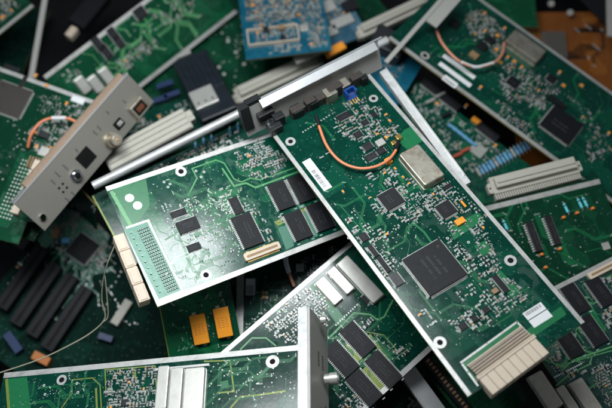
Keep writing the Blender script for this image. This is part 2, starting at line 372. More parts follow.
        if min(w, h) > 4 and b.k < 1.0:
            for s in (-1, 1):
                b.mb.rect(p.x + s * (w / 2 + ex / 2 + .5), p.y + h / 2 + ex / 2 + .4, 1.6, .25, .075, 4, rot)
                for i in range(3): b.mb.rect(p.x + s * (w / 2 - 1.2) + i * .95 - 1, p.y - h / 2 - ex / 2 - .9, .62, .8, .075, 4, rot); b.mb.rect(p.x + s * (w / 2 - 1.2) + i * .95 - 1, p.y - h / 2 - ex / 2 - .9, .3, .4, .079, 0, rot)
        return o
    def can(b, px, py, w, h, ht=4.0, name='shield_can', m='can', r=1.6, bev=0.8, rim=True, k=None):
        p = b.uv(px, py, ht * .6); k = k or b.k; w *= k; h *= k; q = MB()
        if rim: q.rbox(p.x, p.y, 0.1, 0.7, w + 1.0, h + 1.0, r, 0.2, 0)
        q.rbox(p.x, p.y, 0.1, ht, w, h, r, bev, 0)
        b.keep.append((p.x, p.y, w + 2, h + 2))
        return q.build(name, [m], b.e)
    def block(b, px, py, w, h, ht, m, name, r=0.3, bev=0.2, z0=0.05, rot=0, k=None):
        p = b.uv(px, py, ht * .5); k = k or b.k; q = MB(); q.rbox(p.x, p.y, z0, ht, w * k, h * k, r, bev, 0, rot)
        b.keep.append((p.x, p.y, w * k + 1, h * k + 1))
        return q.build(name, [m], b.e)
    def sticker(b, px, py, w, h, bars='u', split=False, name='barcode_label', part=(0.1, 0.9, 0.15, 0.55)):
        p = b.uv(px, py); w *= b.k; h *= b.k; q = MB(); g = random.Random(int(px * 7 + py))
        if split == 'u': q.box(p.x - w * .26, p.y, .02, .16, w * .47, h, 0); q.box(p.x + w * .26, p.y, .02, .16, w * .47, h, 0)
        elif split == 'v': q.box(p.x, p.y - h * .26, .02, .16, w, h * .47, 0); q.box(p.x, p.y + h * .26, .02, .16, w, h * .47, 0)
        else: q.rbox(p.x, p.y, .02, .16, w, h, .4, .05, 0)
        x0, x1, y0, y1 = part
        if bars == 'u':
            x = p.x - w / 2 + w * x0
            while x < p.x - w / 2 + w * x1:
                t = g.choice((.25, .4, .6)); q.rect(x, p.y - h / 2 + h * (y0 + y1) / 2, t, h * (y1 - y0), .18, 1); x += t + g.choice((.3, .45, .7))
        elif bars == 'v':
            y = p.y - h / 2 + h * y0
            while y < p.y - h / 2 + h * y1:
                t = g.choice((.25, .4, .6)); q.rect(p.x - w / 2 + w * (x0 + x1) / 2, y, w * (x1 - x0), t, .18, 1); y += t + g.choice((.3, .45, .7))
        b.keep.append((p.x, p.y, w + 1, h + 1))
        return q.build(name, ['white', 'ink'], b.e)
    # ---- small parts
    def put(b, kind, p, size, rot):
        b.smd.setdefault(kind, []).append((p.x, p.y, size, rot)); b.keep.append((p.x, p.y, size * 1.3, size * 1.3) if len(b.keep) < 90 else (p.x, p.y, 0.1, 0.1))
    def tant(b, pts, size=2.6, rot=None):
        for px, py in pts: b.smd.setdefault('tantalum_capacitor', []).append((*b.uv(px, py), size, rnd.choice((0, math.pi / 2)) if rot is None else rot)); p = b.uv(px, py); b.keep.append((p.x, p.y, size * 1.2, size * 1.2))
    def cluster(b, poly, fill=0.8, cell=3.2, mix=(('ceramic_capacitor', 5), ('chip_resistor', 4), ('tantalum_capacitor', 0.25)), size=(1.9, 3.1)):
        if cell < 2.9: cell *= 1.2; size = (size[0] * 1.3, size[1] * 1.35)
        P = [b.uv(*q) for q in poly]
        def inp(x, y):
            r = False; n = len(P)
            for i in range(n):
                a, c = P[i], P[(i + 1) % n]
                if (a.y > y) != (c.y > y) and x < (c.x - a.x) * (y - a.y) / (c.y - a.y) + a.x: r = not r
            return r
        x0 = min(p.x for p in P); x1 = max(p.x for p in P); y0 = min(p.y for p in P); y1 = max(p.y for p in P)
        seed = int(P[0].x * 13) % 97
        def hsh(x, y, q): return random.Random(int(x // q) * 7919 + int(y // q) * 104729 + seed).random()
        kinds = [k for k, _ in mix]; ws = [q for _, q in mix]
        y = y0
        while y < y1:
            x = x0; rowrot = rnd.choice((0, 0, math.pi / 2))
            while x < x1:
                p = Vector((x + rnd.uniform(-.06, .06), y + rnd.uniform(-.06, .06)))
                if rnd.random() < 0.03: rowrot = rnd.choice((0, math.pi / 2))
                if inp(p.x, p.y) and b.inside(p, 4.4) and b.free(p, 0.9) and hsh(p.x, p.y, 4.1) > .24:
                    if hsh(p.x + 31, p.y, 7.3) > .5: rowrot = math.pi / 2 if hsh(p.x, p.y + 57, 6.1) > .5 else 0
                    if rnd.random() < fill:
                        b.smd.setdefault(rnd.choices(kinds, ws)[0], []).append((p.x, p.y, rnd.uniform(*size) * (.8 + .5 * hsh(p.x + 9, p.y + 5, 5.7)), rowrot))
                        if rnd.random() < .35: b.mb.rect(p.x + rnd.uniform(-.5, .5), p.y + cell * .48, rnd.uniform(.8, 2.2), .22, .07, 4)
                    elif rnd.random() < .6: b.mb.ring(p.x, p.y, .08, .22, .55, 3, 10)
                x += cell * (1.06 if rnd.random() < .86 else 1.6)
            y += cell * 0.82
    def vias(b, poly, n, r=(.25, .5)):
        P = [b.uv(*q) for q in poly]; c = sum(P, Vector((0, 0))) / len(P)
        for _ in range(n):
            a, q = rnd.sample(P, 2); t, s = rnd.random(), math.sqrt(rnd.random()); p = c.lerp(a.lerp(q, t), s)
            if b.inside(p, 5) and b.free(p, .3): rr = rnd.uniform(*r); b.mb.disc(p.x, p.y, .085, rr, 3, 8)
    def bundles(b, poly, n, mi=2, w=0.35, z=0.06, length=(6, 22)):
        P = [b.uv(*q) for q in poly]; c = sum(P, Vector((0, 0))) / len(P)
        for _ in range(n):
            a, q = rnd.sample(P, 2); p = c.lerp(a.lerp(q, rnd.random()), math.sqrt(rnd.random()))
            if not b.inside(p, 6): continue
            d = rnd.randrange(4) * math.pi / 2; pts = [p]; jog = rnd.choice((-1, 1)) * math.pi / 4; base = d
            for _k in range(rnd.randint(2, 4)):
                p = p + Vector((math.cos(d), math.sin(d))) * rnd.uniform(*length)
                if not b.inside(p, 5): break
                pts.append(p); d = base + (jog if abs(d - base) < .1 else 0)
            if len(pts) < 2: continue
            m = rnd.randint(1, 5); nn = Vector((-math.sin(d), math.cos(d)))
            for j in range(m):
                Q = [q + nn * j * w * 2.1 for q in pts]
                if not all(b.inside(q, 5) for q in Q): continue
                b.mb.ribbon(Q, w, z + rnd.uniform(0, .01), mi)
                for q in (Q[0], Q[-1]): b.mb.disc(q.x, q.y, .088, w * .85, 3, 8)
    def finish(b, tracks=True):
        mats = [b.mask, 'edge', 'track', 'tin', 'silk', 'hole', 'pour', 'olive', 'milk']
        b.board = b.mb.build('circuit_board', mats, b.e)
        for kind, L in b.smd.items():
            L.sort(key=lambda s: -s[2])
            for x, y, s, r in L[:100]:
                o = bpy.data.objects.new(kind, SMD[kind]); C.objects.link(o); o.parent = b.e
                o.location = (x * .001, y * .001, 0); o.rotation_euler = (0, 0, r); o.scale = (s, s, s)
            if len(L) > 100:
                q = MB(); me = SMD[kind]
                for x, y, s, r in L[100:]:
                    c, t = math.cos(r), math.sin(r)
                    vs = [(x + (c * v.co.x - t * v.co.y) * s * 1000, y + (t * v.co.x + c * v.co.y) * s * 1000, v.co.z * s * 1000) for v in me.vertices]
                    off = len(q.v); q.v += vs
                    for f in me.polygons: q.f.append([i + off for i in f.vertices]); q.m.append(f.material_index); q.sm.append(False)
                o = q.build('small_' + kind + 's', [mm.name for mm in []], b.e)
                for mm in me.materials: o.data.materials.append(mm)
                o['kind'] = 'stuff'

def smd_mesh(kind, body, ends='solder', asp=.55, ht=.42, endw=.2, base='solder'):
    m = MB(); m.rect(-.5, 0, .30, asp * 1.15, .055, 1); m.rect(.5, 0, .30, asp * 1.15, .055, 1)
    m.box(0, 0, .07, ht, 1 - 2 * endw + .02, asp, 0)
    for s in (-1, 1): m.box(s * (.5 - endw / 2), 0, .06, ht + .02, endw, asp + .03, 1)
    return m.mesh(kind, [body, ends])
SMD = {'ceramic_capacitor': smd_mesh('ceramic_capacitor', 'grey_ceramic'),
       'chip_resistor': smd_mesh('chip_resistor', 'black', ht=.28),
       'brown_capacitor': smd_mesh('brown_capacitor', 'tan'),
       'tantalum_capacitor': smd_mesh('tantalum_capacitor', 'orange', asp=.62, ht=.5, endw=.1)}
MIX = (('ceramic_capacitor', 4), ('chip_resistor', 4), ('brown_capacitor', 1.4), ('tantalum_capacitor', 0.15))

def din_connector(b, p0, p1, wmm, ht, m='greige', name='edge_connector', comb=None, flip=1, k=1.0, z0=0.0):
    """long stepped connector shell with end lugs and a comb of contacts"""
    a, c = b.uv(*p0, ht), b.uv(*p1, ht); d = c - a; L = d.length; r = math.atan2(d.y, d.x); mid = (a + c) / 2
    q = MB()
    q.rbox(0, 0, z0, ht * .55, L, wmm, .8, .4, 0)
    q.rbox(0, wmm * .05 * flip, ht * .5, ht, L * .93, wmm * .62, .8, .5, 0)
    q.rbox(0, wmm * .05 * flip, ht, ht * 1.12, L * .9, wmm * .16, .4, .3, 0)
    for s in (-1, 1):
        q.rbox(s * (L / 2 + 1.6), -wmm * .12 * flip, z0, ht * .5, 4.6, wmm * .6, 1.4, .4, 0)
        q.disc(s * (L / 2 + 1.8), -wmm * .12 * flip, ht * .5 + .03, 1.0, 1, 14)
    o = q.build(name, [m, 'hole'], b.e); o.location = (mid.x * .001, mid.y * .001, 0); o.rotation_euler = (0, 0, r)
    if comb:
        t = MB(); n = int(L / comb)
        for i in range(n): t.box((i + .5) / n * L - L / 2, -flip * (wmm / 2 + 2.6), z0 + .1, ht * .45, L / n * .6, 5.6, 0)
        t.build('contact_comb', [m], o)
    b.keep.append((mid.x, mid.y, abs(d.x) + wmm, abs(d.y) + wmm))
    return o
def coax(b, pts, r=1.2, m='coax', name='coaxial_cable', sleeve=None):
    P = [(*b.uv(x, y, z), z) for x, y, z in pts]
    q = MB(); q.tube(P, r, 0, 12); o = q.build(name, [m], b.e)
    for (i, j, mm, rr) in (sleeve or []):
        s = MB(); s.tube(P[i:j + 1], rr, 0, 12); s.build('cable_sleeve', [mm], o)
    return o

# ------------------------------------------------------------------ the setting
q = MB(); q.add([(-900, -900, 0), (900, -900, 0), (900, 900, 0), (-900, 900, 0)], [(0, 1, 2, 3)])
g = q.build('ground', ['table']); g.location = (0, 0, -0.30); g['kind'] = 'structure'; g['label'] = 'black surface under the heap of circuit boards'

exec_boards = []
# ================================================================== the large board in front
b = Board('telecom_card', 'large front card with big square black chip, stained metal can and orange cable', 'circuit board',
          (266, 127, -.030), (468, 397, .031), (368, 72, -.038), 'green')
b.strip('near', 3.6, .0, 1); b.strip('far', 3.6, .0, 1)
for px, py, ro, ri in ((290.5, 141.5, 4.6, 2.2), (373.5, 98.5, 4.2, 2.0), (440, 342.5, 5.0, 2.3), (510.5, 260.5, 5.0, 2.5)): b.pad(px, py, ro, ri)
b.chip(391, 200, 20, 20, 'lrtb'); b.chip(446, 210, 16, 16, 'lrtb')
b.chip(434.5, 268.5, 45, 42, 'lrtb', pitch=1.0, name='processor', ht=3.2)
b.chip(344, 116.5, 8, 15, 'lr'); b.chip(358, 135, 8, 9, 'lrtb'); b.chip(365, 123, 7, 8, 'lrtb'); b.chip(374, 115, 7, 6, 'tb')
b.chip(368, 147, 9, 10, 'tb', body='black'); b.chip(381, 151.5, 7, 9, 'tb'); b.chip(371, 157, 8, 12, 'lr', body='black')
b.chip(447.5, 187, 5, 9, 'lr'); b.chip(500.5, 284, 20, 6, 'tb'); b.chip(463, 326.5, 7, 8, 'tb'); b.chip(474.7, 319, 5, 6, 'tb'); b.chip(486, 310, 6, 7, 'tb')
b.chip(364, 237.5, 9, 8, 'tb'); b.chip(373, 251, 14, 5, 'tb'); b.chip(384, 265, 18, 5, 'tb'); b.chip(396.5, 279.5, 14, 9, 'tb', body='black')
b.can(421.5, 166, 45, 24, 7.5, 'oscillator_can', 'old_can', 2.0, 0.9)
b.block(380.5, 143, 8, 9, 3.2, 'can', 'crystal', .5, .4)
b.block(398.5, 137.5, 6, 6, 4.0, 'brass', 'coaxial_socket', 1, .5); b.block(393.5, 143, 5, 5, 2.5, 'brass', 'coaxial_socket', 1, .5); b.block(388.5, 161, 7, 7, 2.6, 'orange', 'coaxial_socket', 1, .5)
b.block(460, 221.5, 6.5, 10, 2.4, 'orange', 'power_capacitor', .4, .3)
b.block(463.5, 204, 8, 2, 1.4, 'orange', 'power_capacitor', .2, .2); b.block(495, 291, 5, 6, 2, 'tan', 'power_capacitor', .3, .3)
b.tant([(386, 115), (377.5, 134.5), (384.6, 173.5), (395, 169), (403, 177.6), (409, 184), (343, 192), (483, 228), (420, 315)])
b.sticker(317, 174.5, 42, 9.5, 'u', part=(.35, .92, .18, .62))
b.sticker(537.5, 315, 17, 21, 'v', split='u', part=(.06, .26, .1, .9))
# bottom edge connector field
def loc(px, py): return b.uv(px, py)
b.area([(462, 364), (517, 322), (531, 337), (476, 384)], 6); b.area([(529, 340), (566.5, 314.5), (561, 306.5), (523, 332.5)], 6, .04)
b.line([(460.5, 363), (517, 322), (531, 337)], 1.6, 3, .08); b.line([(462, 364), (478, 386)], 1.6, 3, .08)
for p in ((517, 322), (487, 343.5), (468, 372)): b.dot(*p, .7, 5)
mid = b.uv(500, 353.5); a0 = b.uv(468, 371); a1 = b.uv(522, 331.5); L = (a1 - a0).length; r = math.atan2((a1 - a0).y, (a1 - a0).x)
q = MB()
q.box(0, -0.6, .1, 2.6, L, 13.5, 1); q.box(0, -5.6, .1, 4.6, L, 4, 1)
for row in range(5):
    z1 = 3.0 + (.9 * row)
    for i in range(40):
        x = (i + .5) / 40 * L - L / 2
        q.box(x, 5.0 - row * 2.5, 2.0, z1, L / 40 * .5, 1.5, 0)
q.box(0, 6.4, .1, 2.9, L, .8, 0)
o = q.build('connector_pins', ['beige', 'brown_chip'], b.e)
sd = 1 if b.uv(500, 345).y < 0 else 1
vout = (b.uv(520, 375) - mid).normalized(); aa = (a1 - a0).normalized(); perp = Vector((-aa.y, aa.x))
if perp.dot(vout) > 0: o.rotation_euler = (0, 0, r + math.pi)
else: o.rotation_euler = (0, 0, r)
o.location = (mid.x * .001, mid.y * .001, 0)
q = MB()
for i in range(8):
    q.rbox((i + .5) / 8 * (L + 2) - L / 2 - 1, -14.0, -4, 5.2, (L + 2) / 8 - .25, 17, .5, .5, 0)
q.box(0, -6, -1, 6.0, L + 3, 3.0, 0)
o2 = q.build('backplane_connector', ['beige'], b.e); o2.location = o.location; o2.rotation_euler = o.rotation_euler
b.keep.append((mid.x, mid.y, 32, L + 6))
# passives
K = dict(mix=MIX)
b.cluster([(330, 108), (362, 92), (402, 130), (378, 152), (340, 134)], .85, **K)
b.cluster([(362, 178), (385, 162), (428, 192), (440, 214), (404, 224), (372, 210)], .75, **K)
b.cluster([(428, 185), (452, 182), (486, 216), (482, 236), (446, 232), (424, 206)], .75, **K)
b.cluster([(342, 214), (352, 210), (384, 242), (402, 272), (394, 290), (372, 262)], .55, **K)
b.cluster([(440, 233), (455, 236), (478, 268), (468, 274)], .6, **K)
b.cluster([(478, 272), (500, 262), (528, 298), (500, 316), (458, 338), (448, 324), (480, 300)], .8, **K)
b.cluster([(415, 310), (422, 306), (436, 324), (428, 330)], .8, **K); b.cluster([(475, 236), (488, 232), (498, 262), (482, 268)], .7, **K)
b.cluster([(376, 228), (400, 222), (396, 250), (380, 246)], .3, **K); b.cluster([(452, 292), (470, 282), (478, 292), (462, 304)], .5, **K)
b.area([(404, 130), (412, 126), (424, 140), (408, 150), (396, 140)], 6); b.area([(448, 228), (478, 212), (484, 220), (454, 240)], 6)
b.area([(474, 246), (486, 240), (492, 252), (482, 256)], 6); b.area([(500, 270), (520, 290), (512, 298), (494, 278)], 6)
b.line([(340, 205), (370, 240), (372, 252)], .8, 6); b.line([(412, 222), (424, 232), (434, 246)], 1.8, 6)
b.bundles([(280, 150), (380, 100), (540, 290), (450, 350)], 26, 6, .4); b.vias([(290, 140), (370, 95), (540, 300), (450, 350)], 200, (.2, .38))
for i in range(9): b.oval_marks([(rnd.uniform(330, 500), rnd.uniform(150, 330))])
for (px, py) in ((334, 128), (338, 132), (343, 136), (320, 158), (326, 154), (505, 303), (448, 243)):
    p = b.uv(px, py)
    for i in range(4): b.mb.rect(p.x, p.y + i * 1.1, 1.1, .5, .07, 4)
# orange cable
coax(b, [(316, 116, 8), (319, 126, 8), (327, 146, 7), (340, 161, 6), (357, 168, 6), (374, 167, 6), (388, 160, 6), (396, 150, 5), (399, 141, 4)], 1.25, sleeve=[(7, 8, 'black', 1.7), (0, 1, 'black', 1.6)])
# front panel with lip, fastener and sockets
vA = b.uv(247, 137).y + 3; vB = b.uv(375, 66).y
q = MB(); up = Vector((-9, 0, 29)); h0 = Vector((-3.0, vA, -3))
PL = vB - vA + 6
q.obox(h0, (1.6, 0, 0), (0, PL, 0), up, 0)
q.obox(h0 + up, (9.0, 0, 4), (0, 0, 0), (0, 0, 0), 0) if False else None
pan = q.build('front_panel', ['panel'], b.e)
q = MB(); q.obox(h0 + up + Vector((-.3, 0, 0)), (2.2, 0, .6), (0, PL + 5, 0), (0, 0, 1.0), 0); q.obox(h0 + up + Vector((1.7, 18, 0)), (7, 0, -3.5), (0, PL - 22, 0), (0, 0, 1.0), 0); q.obox(h0 + Vector((-.3, -1.0, 0)), (2.2, 0, 0), (0, 1.0, 0), up, 0)
q.build('lip', ['alu'], pan)
q = MB(); q.rbox(7, 5, 0.1, 9, 12, 12, .8, .5, 0); q.rbox(3, 12, .1, 12, 8, 10, .8, .5, 0); q.rbox(-4, 3, 8, 16, 6, 16, 1, .5, 0); q.build('panel_fastener', ['black'], b.e)
q = MB(); q.obox((-9, vA - 2, 4), (7, 0, 0), (0, 9, 0), (-6, 0, 24), 0); q.obox((-16, vA + 6, 24), (6, 0, 0), (0, 14, 0), (0, 0, 5), 0); q.build('latch_handle', ['black'], b.e)
q = MB(); q.cyl((5, 3, 9), (5, 3, 12.5), 3.4, 3.0, 0); q.cyl((5, 3, 12.5), (5, 3, 12.9), 1.6, 1.6, 1, 6); q.build('screw', ['chrome', 'hole'], b.e)
for px, py, w, h, ht, mm, nm in ((330, 95, 14, 16, 12, 'old_can', 'metal_socket'), (313, 103, 12, 12, 9, 'black', 'panel_socket'), (297, 111, 14, 14, 9, 'black', 'panel_socket'), (344, 86, 14, 12, 11, 'old_can', 'metal_socket'), (364, 80, 8, 10, 10, 'black', 'panel_socket')):
    b.block(px, py, w * .8, h * .8, ht, mm, nm, .5, .4)
q = MB()
for i, (hh, ww) in enumerate(((10, 15), (12, 11), (9, 13), (13, 16), (10, 9), (12, 13))):
    q.rbox(3.4, 24 + sum((15, 11, 13, 16, 9, 13)[:i]) + ww / 2, .1, hh, 7, ww - 1, .6, .5, 0)
q.build('socket_bank', ['brown_chip'], b.e)
p = b.uv(351, 97)
q = MB()
for s in (-1, 1): q.box(p.x - 1, p.y + s * 4.6, .1, 9, 7, 1.3, 0)
q.box(p.x - 3.6, p.y, .1, 9, 1.6, 9, 0); q.box(p.x, p.y, .1, 2.5, 8, 10, 0); q.build('pin_header', ['blue_plastic'], b.e)
q = MB()
for i in range(4): q.cyl((p.x + 2, p.y - 3.6 + i * 2.4, 2), (p.x + 9, p.y - 3.6 + i * 2.4, 1.0), .4, .35, 0, 8); q.cyl((p.x + 2, p.y - 3.6 + i * 2.4, 2), (p.x + 2, p.y - 3.6 + i * 2.4, 8), .4, .35, 0, 8)
q.build('header_pins', ['brass'], b.e)
p0 = b.uv(303, 130); 
for i in range(11): b.dot(303 + i * 2.6, 132 - i * 1.65, .75, 3)
b.finish(); B1 = b

# ================================================================== the pale sheened board at the left of it
b = Board('telecom_card', 'sheeny green card left of centre with two white ovals and a pin grid', 'circuit board',
          (105, 187, -.012), (352, 105, -.066), (160, 306, -.012), 'teal')
b.strip('near', 4.4); b.strip('far', 4.6)
b.pad(181, 171.5, 4.9, 2.4); b.pad(206, 275, 4.6, 2.4)
b.dot(129.5, 198, 3.9); b.dot(137.5, 205.5, 3.9)
b.area([(113, 189), (146, 179), (150, 205), (136, 226), (124, 228)], 6); b.line([(111, 191), (131, 226)], 3.2, 2)
b.line([(188, 196), (197, 178), (192, 168.6), (216, 160), (224, 163), (234, 179), (241.6, 182), (250.6, 178), (260, 180), (300, 166)], 1.1)
b.line([(222, 168), (234, 186), (246, 183), (255.5, 187.5), (300, 171)], 1.6)
b.line([(199, 230), (207, 232), (230, 222), (236, 224)], .8, 6, .07); b.line([(165, 240), (178, 232), (190, 229)], 1.3, 6, .07)
b.chip(178.5, 213.5, 14, 6.5, 'tb'); b.chip(188, 226, 19, 12, 'tb', ht=2.4); b.chip(194, 247.5, 12, 7, 'tb')
b.chip(247, 231, 19, 32, 'lr', ht=2.2); b.chip(236, 206, 9, 17, 'lr')
for px, py in ((281, 196), (301, 189), (298, 226), (320, 217)): b.chip(px, py, 17, 28, 'lr', name='memory_chip')
b.area([(274, 222), (310, 204), (312, 208), (278, 226)], 7); b.area([(278, 228), (290, 224), (294, 246), (286, 250)], 8); b.area([(290, 190), (294, 186), (306, 208), (300, 210)], 8); b.area([(302, 212), (308, 210), (318, 236), (312, 238)], 8)
# board to board connector
p = b.uv(262.5, 251, 3); q = MB(); L = 35 * b.k
q.rbox(p.x, p.y, .1, 3.0, L, 6.6, 1.0, .3, 0); q.rbox(p.x, p.y, 3.0, 3.1, L * .86, 2.2, .5, .03, 1)
for i in range(24):
    for s in (-1, 1): q.box(p.x - L * .43 + i * L * .86 / 23, p.y + s * 3.7, .1, 1.2, .6, 1.4, 2)
a0 = b.uv(246, 259); a1 = b.uv(280, 244); o = q.build('board_connector', ['beige', 'tan', 'brass'], b.e)
b.keep.append((p.x, p.y, L + 3, 10))
# pin grid and the cream connector at the end
g0 = b.uv(132, 232); g1 = b.uv(166, 300); d = (b.uv(160, 300) - b.uv(124, 226)).normalized(); nrm = Vector((1, 0)) - d * d.x; nrm.normalize()
s0 = b.uv(136, 230)
b.area([(124, 229), (150, 220), (184, 291), (160, 301)], 8, .03)
b.line([(126, 228), (148, 220.5), (182.5, 291), (160, 300)], 1.9, 3, .08)
q = MB()
Lg = (b.uv(168, 296) - b.uv(137, 230)).length
for j in range(5):
    for i in range(22):
        c = s0 + d * (i / 21 * Lg * .93 + 1.5) + nrm * (j * 2.0 + 1.5)
        b.mb.disc(c.x, c.y, .085, .95, 5, 10); q.cyl((c.x, c.y, .1), (c.x, c.y, .8), .5, .38, 0, 8)
q.build('pin_grid', ['solder'], b.e)
q = MB()
for i in range(11):
    c = b.uv(131, 233) + d * (i / 10 * Lg * .9); q.cyl((c.x, c.y, .1), (c.x, c.y, 1.6), 1.0 if i % 2 else .7, .4, 0, 10)
q.build('solder_beads', ['solder'], b.e)
q = MB(); e0 = b.uv(118, 236, -1); e1 = b.uv(145, 303, -1); dd = e1 - e0; rr = math.atan2(dd.y, dd.x); LL = dd.length
for i in range(4):
    q.rbox(LL * (i + .5) / 4, 0, -9, 3.2, LL / 4 - .7, 9.5, .6, .6, 0); q.rbox(LL * (i + .5) / 4, 0, 3.0, 3.7, LL / 4 - 3.2, 6.5, .6, .4, 0)
q.box(LL / 2, 0, -8.5, 2.2, LL - 2, 8.6, 0)
o = q.build('backplane_connector', ['beige'], b.e); o.location = (e0.x * .001, e0.y * .001, 0); o.rotation_euler = (0, 0, rr)
K = dict(mix=MIX)
b.cluster([(230, 156), (262, 138), (288, 158), (284, 168), (266, 180), (244, 174)], .92, 2.3, size=(1.3, 2.0), **K)
b.cluster([(212, 204), (228, 194), (262, 212), (276, 240), (262, 246)], .7, 2.5, size=(1.2, 1.9), **K)
b.cluster([(160, 206), (200, 196), (212, 214), (200, 222), (196, 214), (165, 222)], .35, 2.6, size=(1.1, 1.7), **K)
b.cluster([(266, 196), (272, 194), (288, 222), (280, 224)], .6, 2.4, size=(1.2, 1.9), **K); b.cluster([(200, 236), (232, 226), (246, 252), (228, 262)], .22, 2.6, size=(1.1, 1.7), **K)
b.oval_marks([(196, 171), (204, 172), (201, 177), (164, 182), (170, 184), (168, 187)])
b.vias([(150, 180), (230, 150), (260, 240), (190, 290), (160, 250)], 110, (.22, .42)); b.bundles([(150, 190), (250, 160), (250, 240), (180, 270)], 14, 6, .35); b.bundles([(200, 190), (250, 185), (250, 225), (200, 235)], 50, 6, .5, length=(2, 6)); b.bundles([(150, 215), (230, 200), (235, 285), (185, 285)], 26, 6, .4, length=(3, 9))
for px, py in ((178, 222), (196, 237), (188, 240), (206, 250), (223, 248), (200, 262), (172, 228), (232, 262), (222, 266), (183, 277), (226, 262)): b.dot(px, py, .55, 5); b.dot(px + 2.4, py - .8, .55, 5)
b.finish(); B2 = b

# ================================================================== card along the bottom left with its own front panel
b = Board('telecom_card', 'card along the bottom edge with three metal cans and grey panel at right end', 'circuit board',
          (4, 373, -.076), (318, 343.2, -.019), (8, 470, -.052), 'green')
b.strip('near', 4.8, 0, .955)
b.pad(61.7, 380, 4.6, 2.4); b.pad(272.5, 361.7, 5.6, 2.4)
b.area([(8, 379), (27, 377), (31, 409), (10, 409)], 6); b.line([(6.5, 379), (9, 412)], 2.6, 7)
b.line([(61, 409), (72, 393), (72, 380), (92.5, 378), (100, 385), (101.5, 410)], 1.0, 7); b.line([(96, 388), (97, 410)], 1.8, 7)
b.line([(106, 392), (105, 370), (155, 366), (158, 409)], 1.1, 7); b.line([(134, 368), (134.5, 378)], 3.2, 7)
b.line([(204, 361.5), (230, 360.5), (234, 391.6), (217, 393)], 1.2, 7); b.line([(230.5, 408), (240, 397), (260, 395), (286, 391)], 1.3, 7)
for px, w in ((162.5, 11), (176, 12), (194, 19)): b.can(px, 388 if px < 170 else 390, w, 42, 5.2, 'shield_can', 'can', 1.8, .9)
p = b.uv(182, 367); b.mb.rect(p.x, p.y, 52 * b.k, 2.0, .08, 3)
b.oval_marks([(44, 385.5), (45, 394.5), (77, 383.5), (78, 392.5)])
for px, py in ((50, 390), (83.5, 388), (69, 375), (259, 359)):
    for i in range(5): b.dot(px + rnd.uniform(-1, 1), py + rnd.uniform(-4, 4), .35, 4)
b.cluster([(106, 370), (156, 367), (158, 415), (106, 412)], .95, 2.35, size=(1.3, 2.2), **K); b.chip(125, 402, 7, 8, 'lr', body='black')
b.vias([(205, 362), (290, 352), (300, 400), (210, 405)], 70, (.35, .7)); b.vias([(20, 378), (100, 372), (100, 408), (20, 408)], 60, (.2, .4)); b.bundles([(30, 380), (100, 376), (100, 408), (30, 408)], 14, 6, .35); b.bundles([(205, 365), (290, 355), (290, 405), (210, 405)], 16, 6, .4)
b.area([(220, 382), (228, 380), (229, 388), (221, 389)], 6); b.dot(302, 352, 1.2, 5)
# panel
u1 = b.L; sg = 1 if b.W > 0 else -1
q = MB(); up = Vector((-6, 0, 42)); h0 = Vector((u1 + 5, -sg * 15, -6)); PLn = 150
q.obox(h0, (1.8, 0, 0), (0, sg * PLn, 0), up, 0); pan = q.build('front_panel', ['panel'], b.e)
q = MB(); q.obox(h0 + up + Vector((-7.5, 0, -.8)), (7.5, 0, .8), (0, sg * PLn, 0), (0, 0, 1.2), 0); q.build('lip', ['bright_metal'], pan)
q = MB(); q.cyl(h0 + Vector((1.8, sg * 50, 14)), h0 + Vector((6, sg * 50, 14)), 4.0, 4.0, 0, 24); q.cyl(h0 + Vector((6, sg * 50, 14)), h0 + Vector((12, sg * 50, 14)), 4.8, 4.8, 0, 24); q.cyl(h0 + Vector((12, sg * 50, 14)), h0 + Vector((13, sg * 50, 14)), 3.0, 2.6, 0, 24); q.build('thumb_screw', ['can'], pan)
q = MB(); q.cyl(h0 + Vector((1.8, sg * 5, 27)), h0 + Vector((6, sg * 5, 27)), 3.4, 3.0, 0, 20); q.build('captive_stud', ['can'], pan)
q = MB(); q.rbox(0, 0, 0, .5, 12, 14, .4, .2, 0); o = q.build('panel_socket', ['black'], pan)
o.matrix_local = Matrix.Translation((h0 + Vector((1.9, sg * 80, 14))) * .001) @ Matrix.Rotation(math.radians(90), 4, 'Y')
q = MB()
for i in range(6):
    for j in range(2): q.obox(h0 + Vector((1.85, sg * (30 + i * 2.2), 0)) + up * (.28 + .22 * j) , (.1, 0, 0), (0, sg * 1.1, 0), up * .07, 0)
q.build('panel_lettering', ['grey_ink'], pan)
b.finish(); B3 = b

# ================================================================== card under it, bottom centre
b = Board('telecom_card', 'slanting card at bottom centre under others, four black chips in a block below three cans', 'circuit board',
          (178, 389, -.072), (402, 197, -.072), (272, 497, -.072), 'green')
b.strip('near', 4.0); b.strip('far', 4.6)
for px, py in ((357.5, 339.5), (341, 359), (383, 369), (364, 388)): b.chip(px, py, 17.5, 34, 'lr', name='memory_chip')
b.can(329, 291, 12.5, 30, 4.5); b.can(340.5, 280.5, 11, 31, 4.5); b.can(360, 279.5, 15, 54, 4.8)
b.line([(318, 345), (330, 337), (354, 313), (370, 314.5), (377.6, 320), (384, 317), (393, 300)], 1.5); b.line([(314, 330), (322, 322), (323, 312)], 1.2)
b.line([(366, 332), (384, 335), (401, 355)], .7, 7); b.line([(369, 335), (390, 361)], 3, 7)
b.area([(345, 345), (352, 342), (385, 385), (378, 392)], 7); b.area([(348, 372), (368, 352), (374, 358), (354, 378)], 6)
b.line([(262, 322), (274, 310), (286, 312)], 1.6); b.line([(240, 350), (252, 338), (266, 338), (276, 346)], 1.2)
for i in range(11): b.dot(336 + i * 2.1, 325 - i * 2.0, .75, 4)
b.cluster([(262, 326), (300, 290), (318, 290), (334, 314), (322, 332), (300, 345), (280, 340)], .95, 2.4, size=(1.3, 2.2), **K)
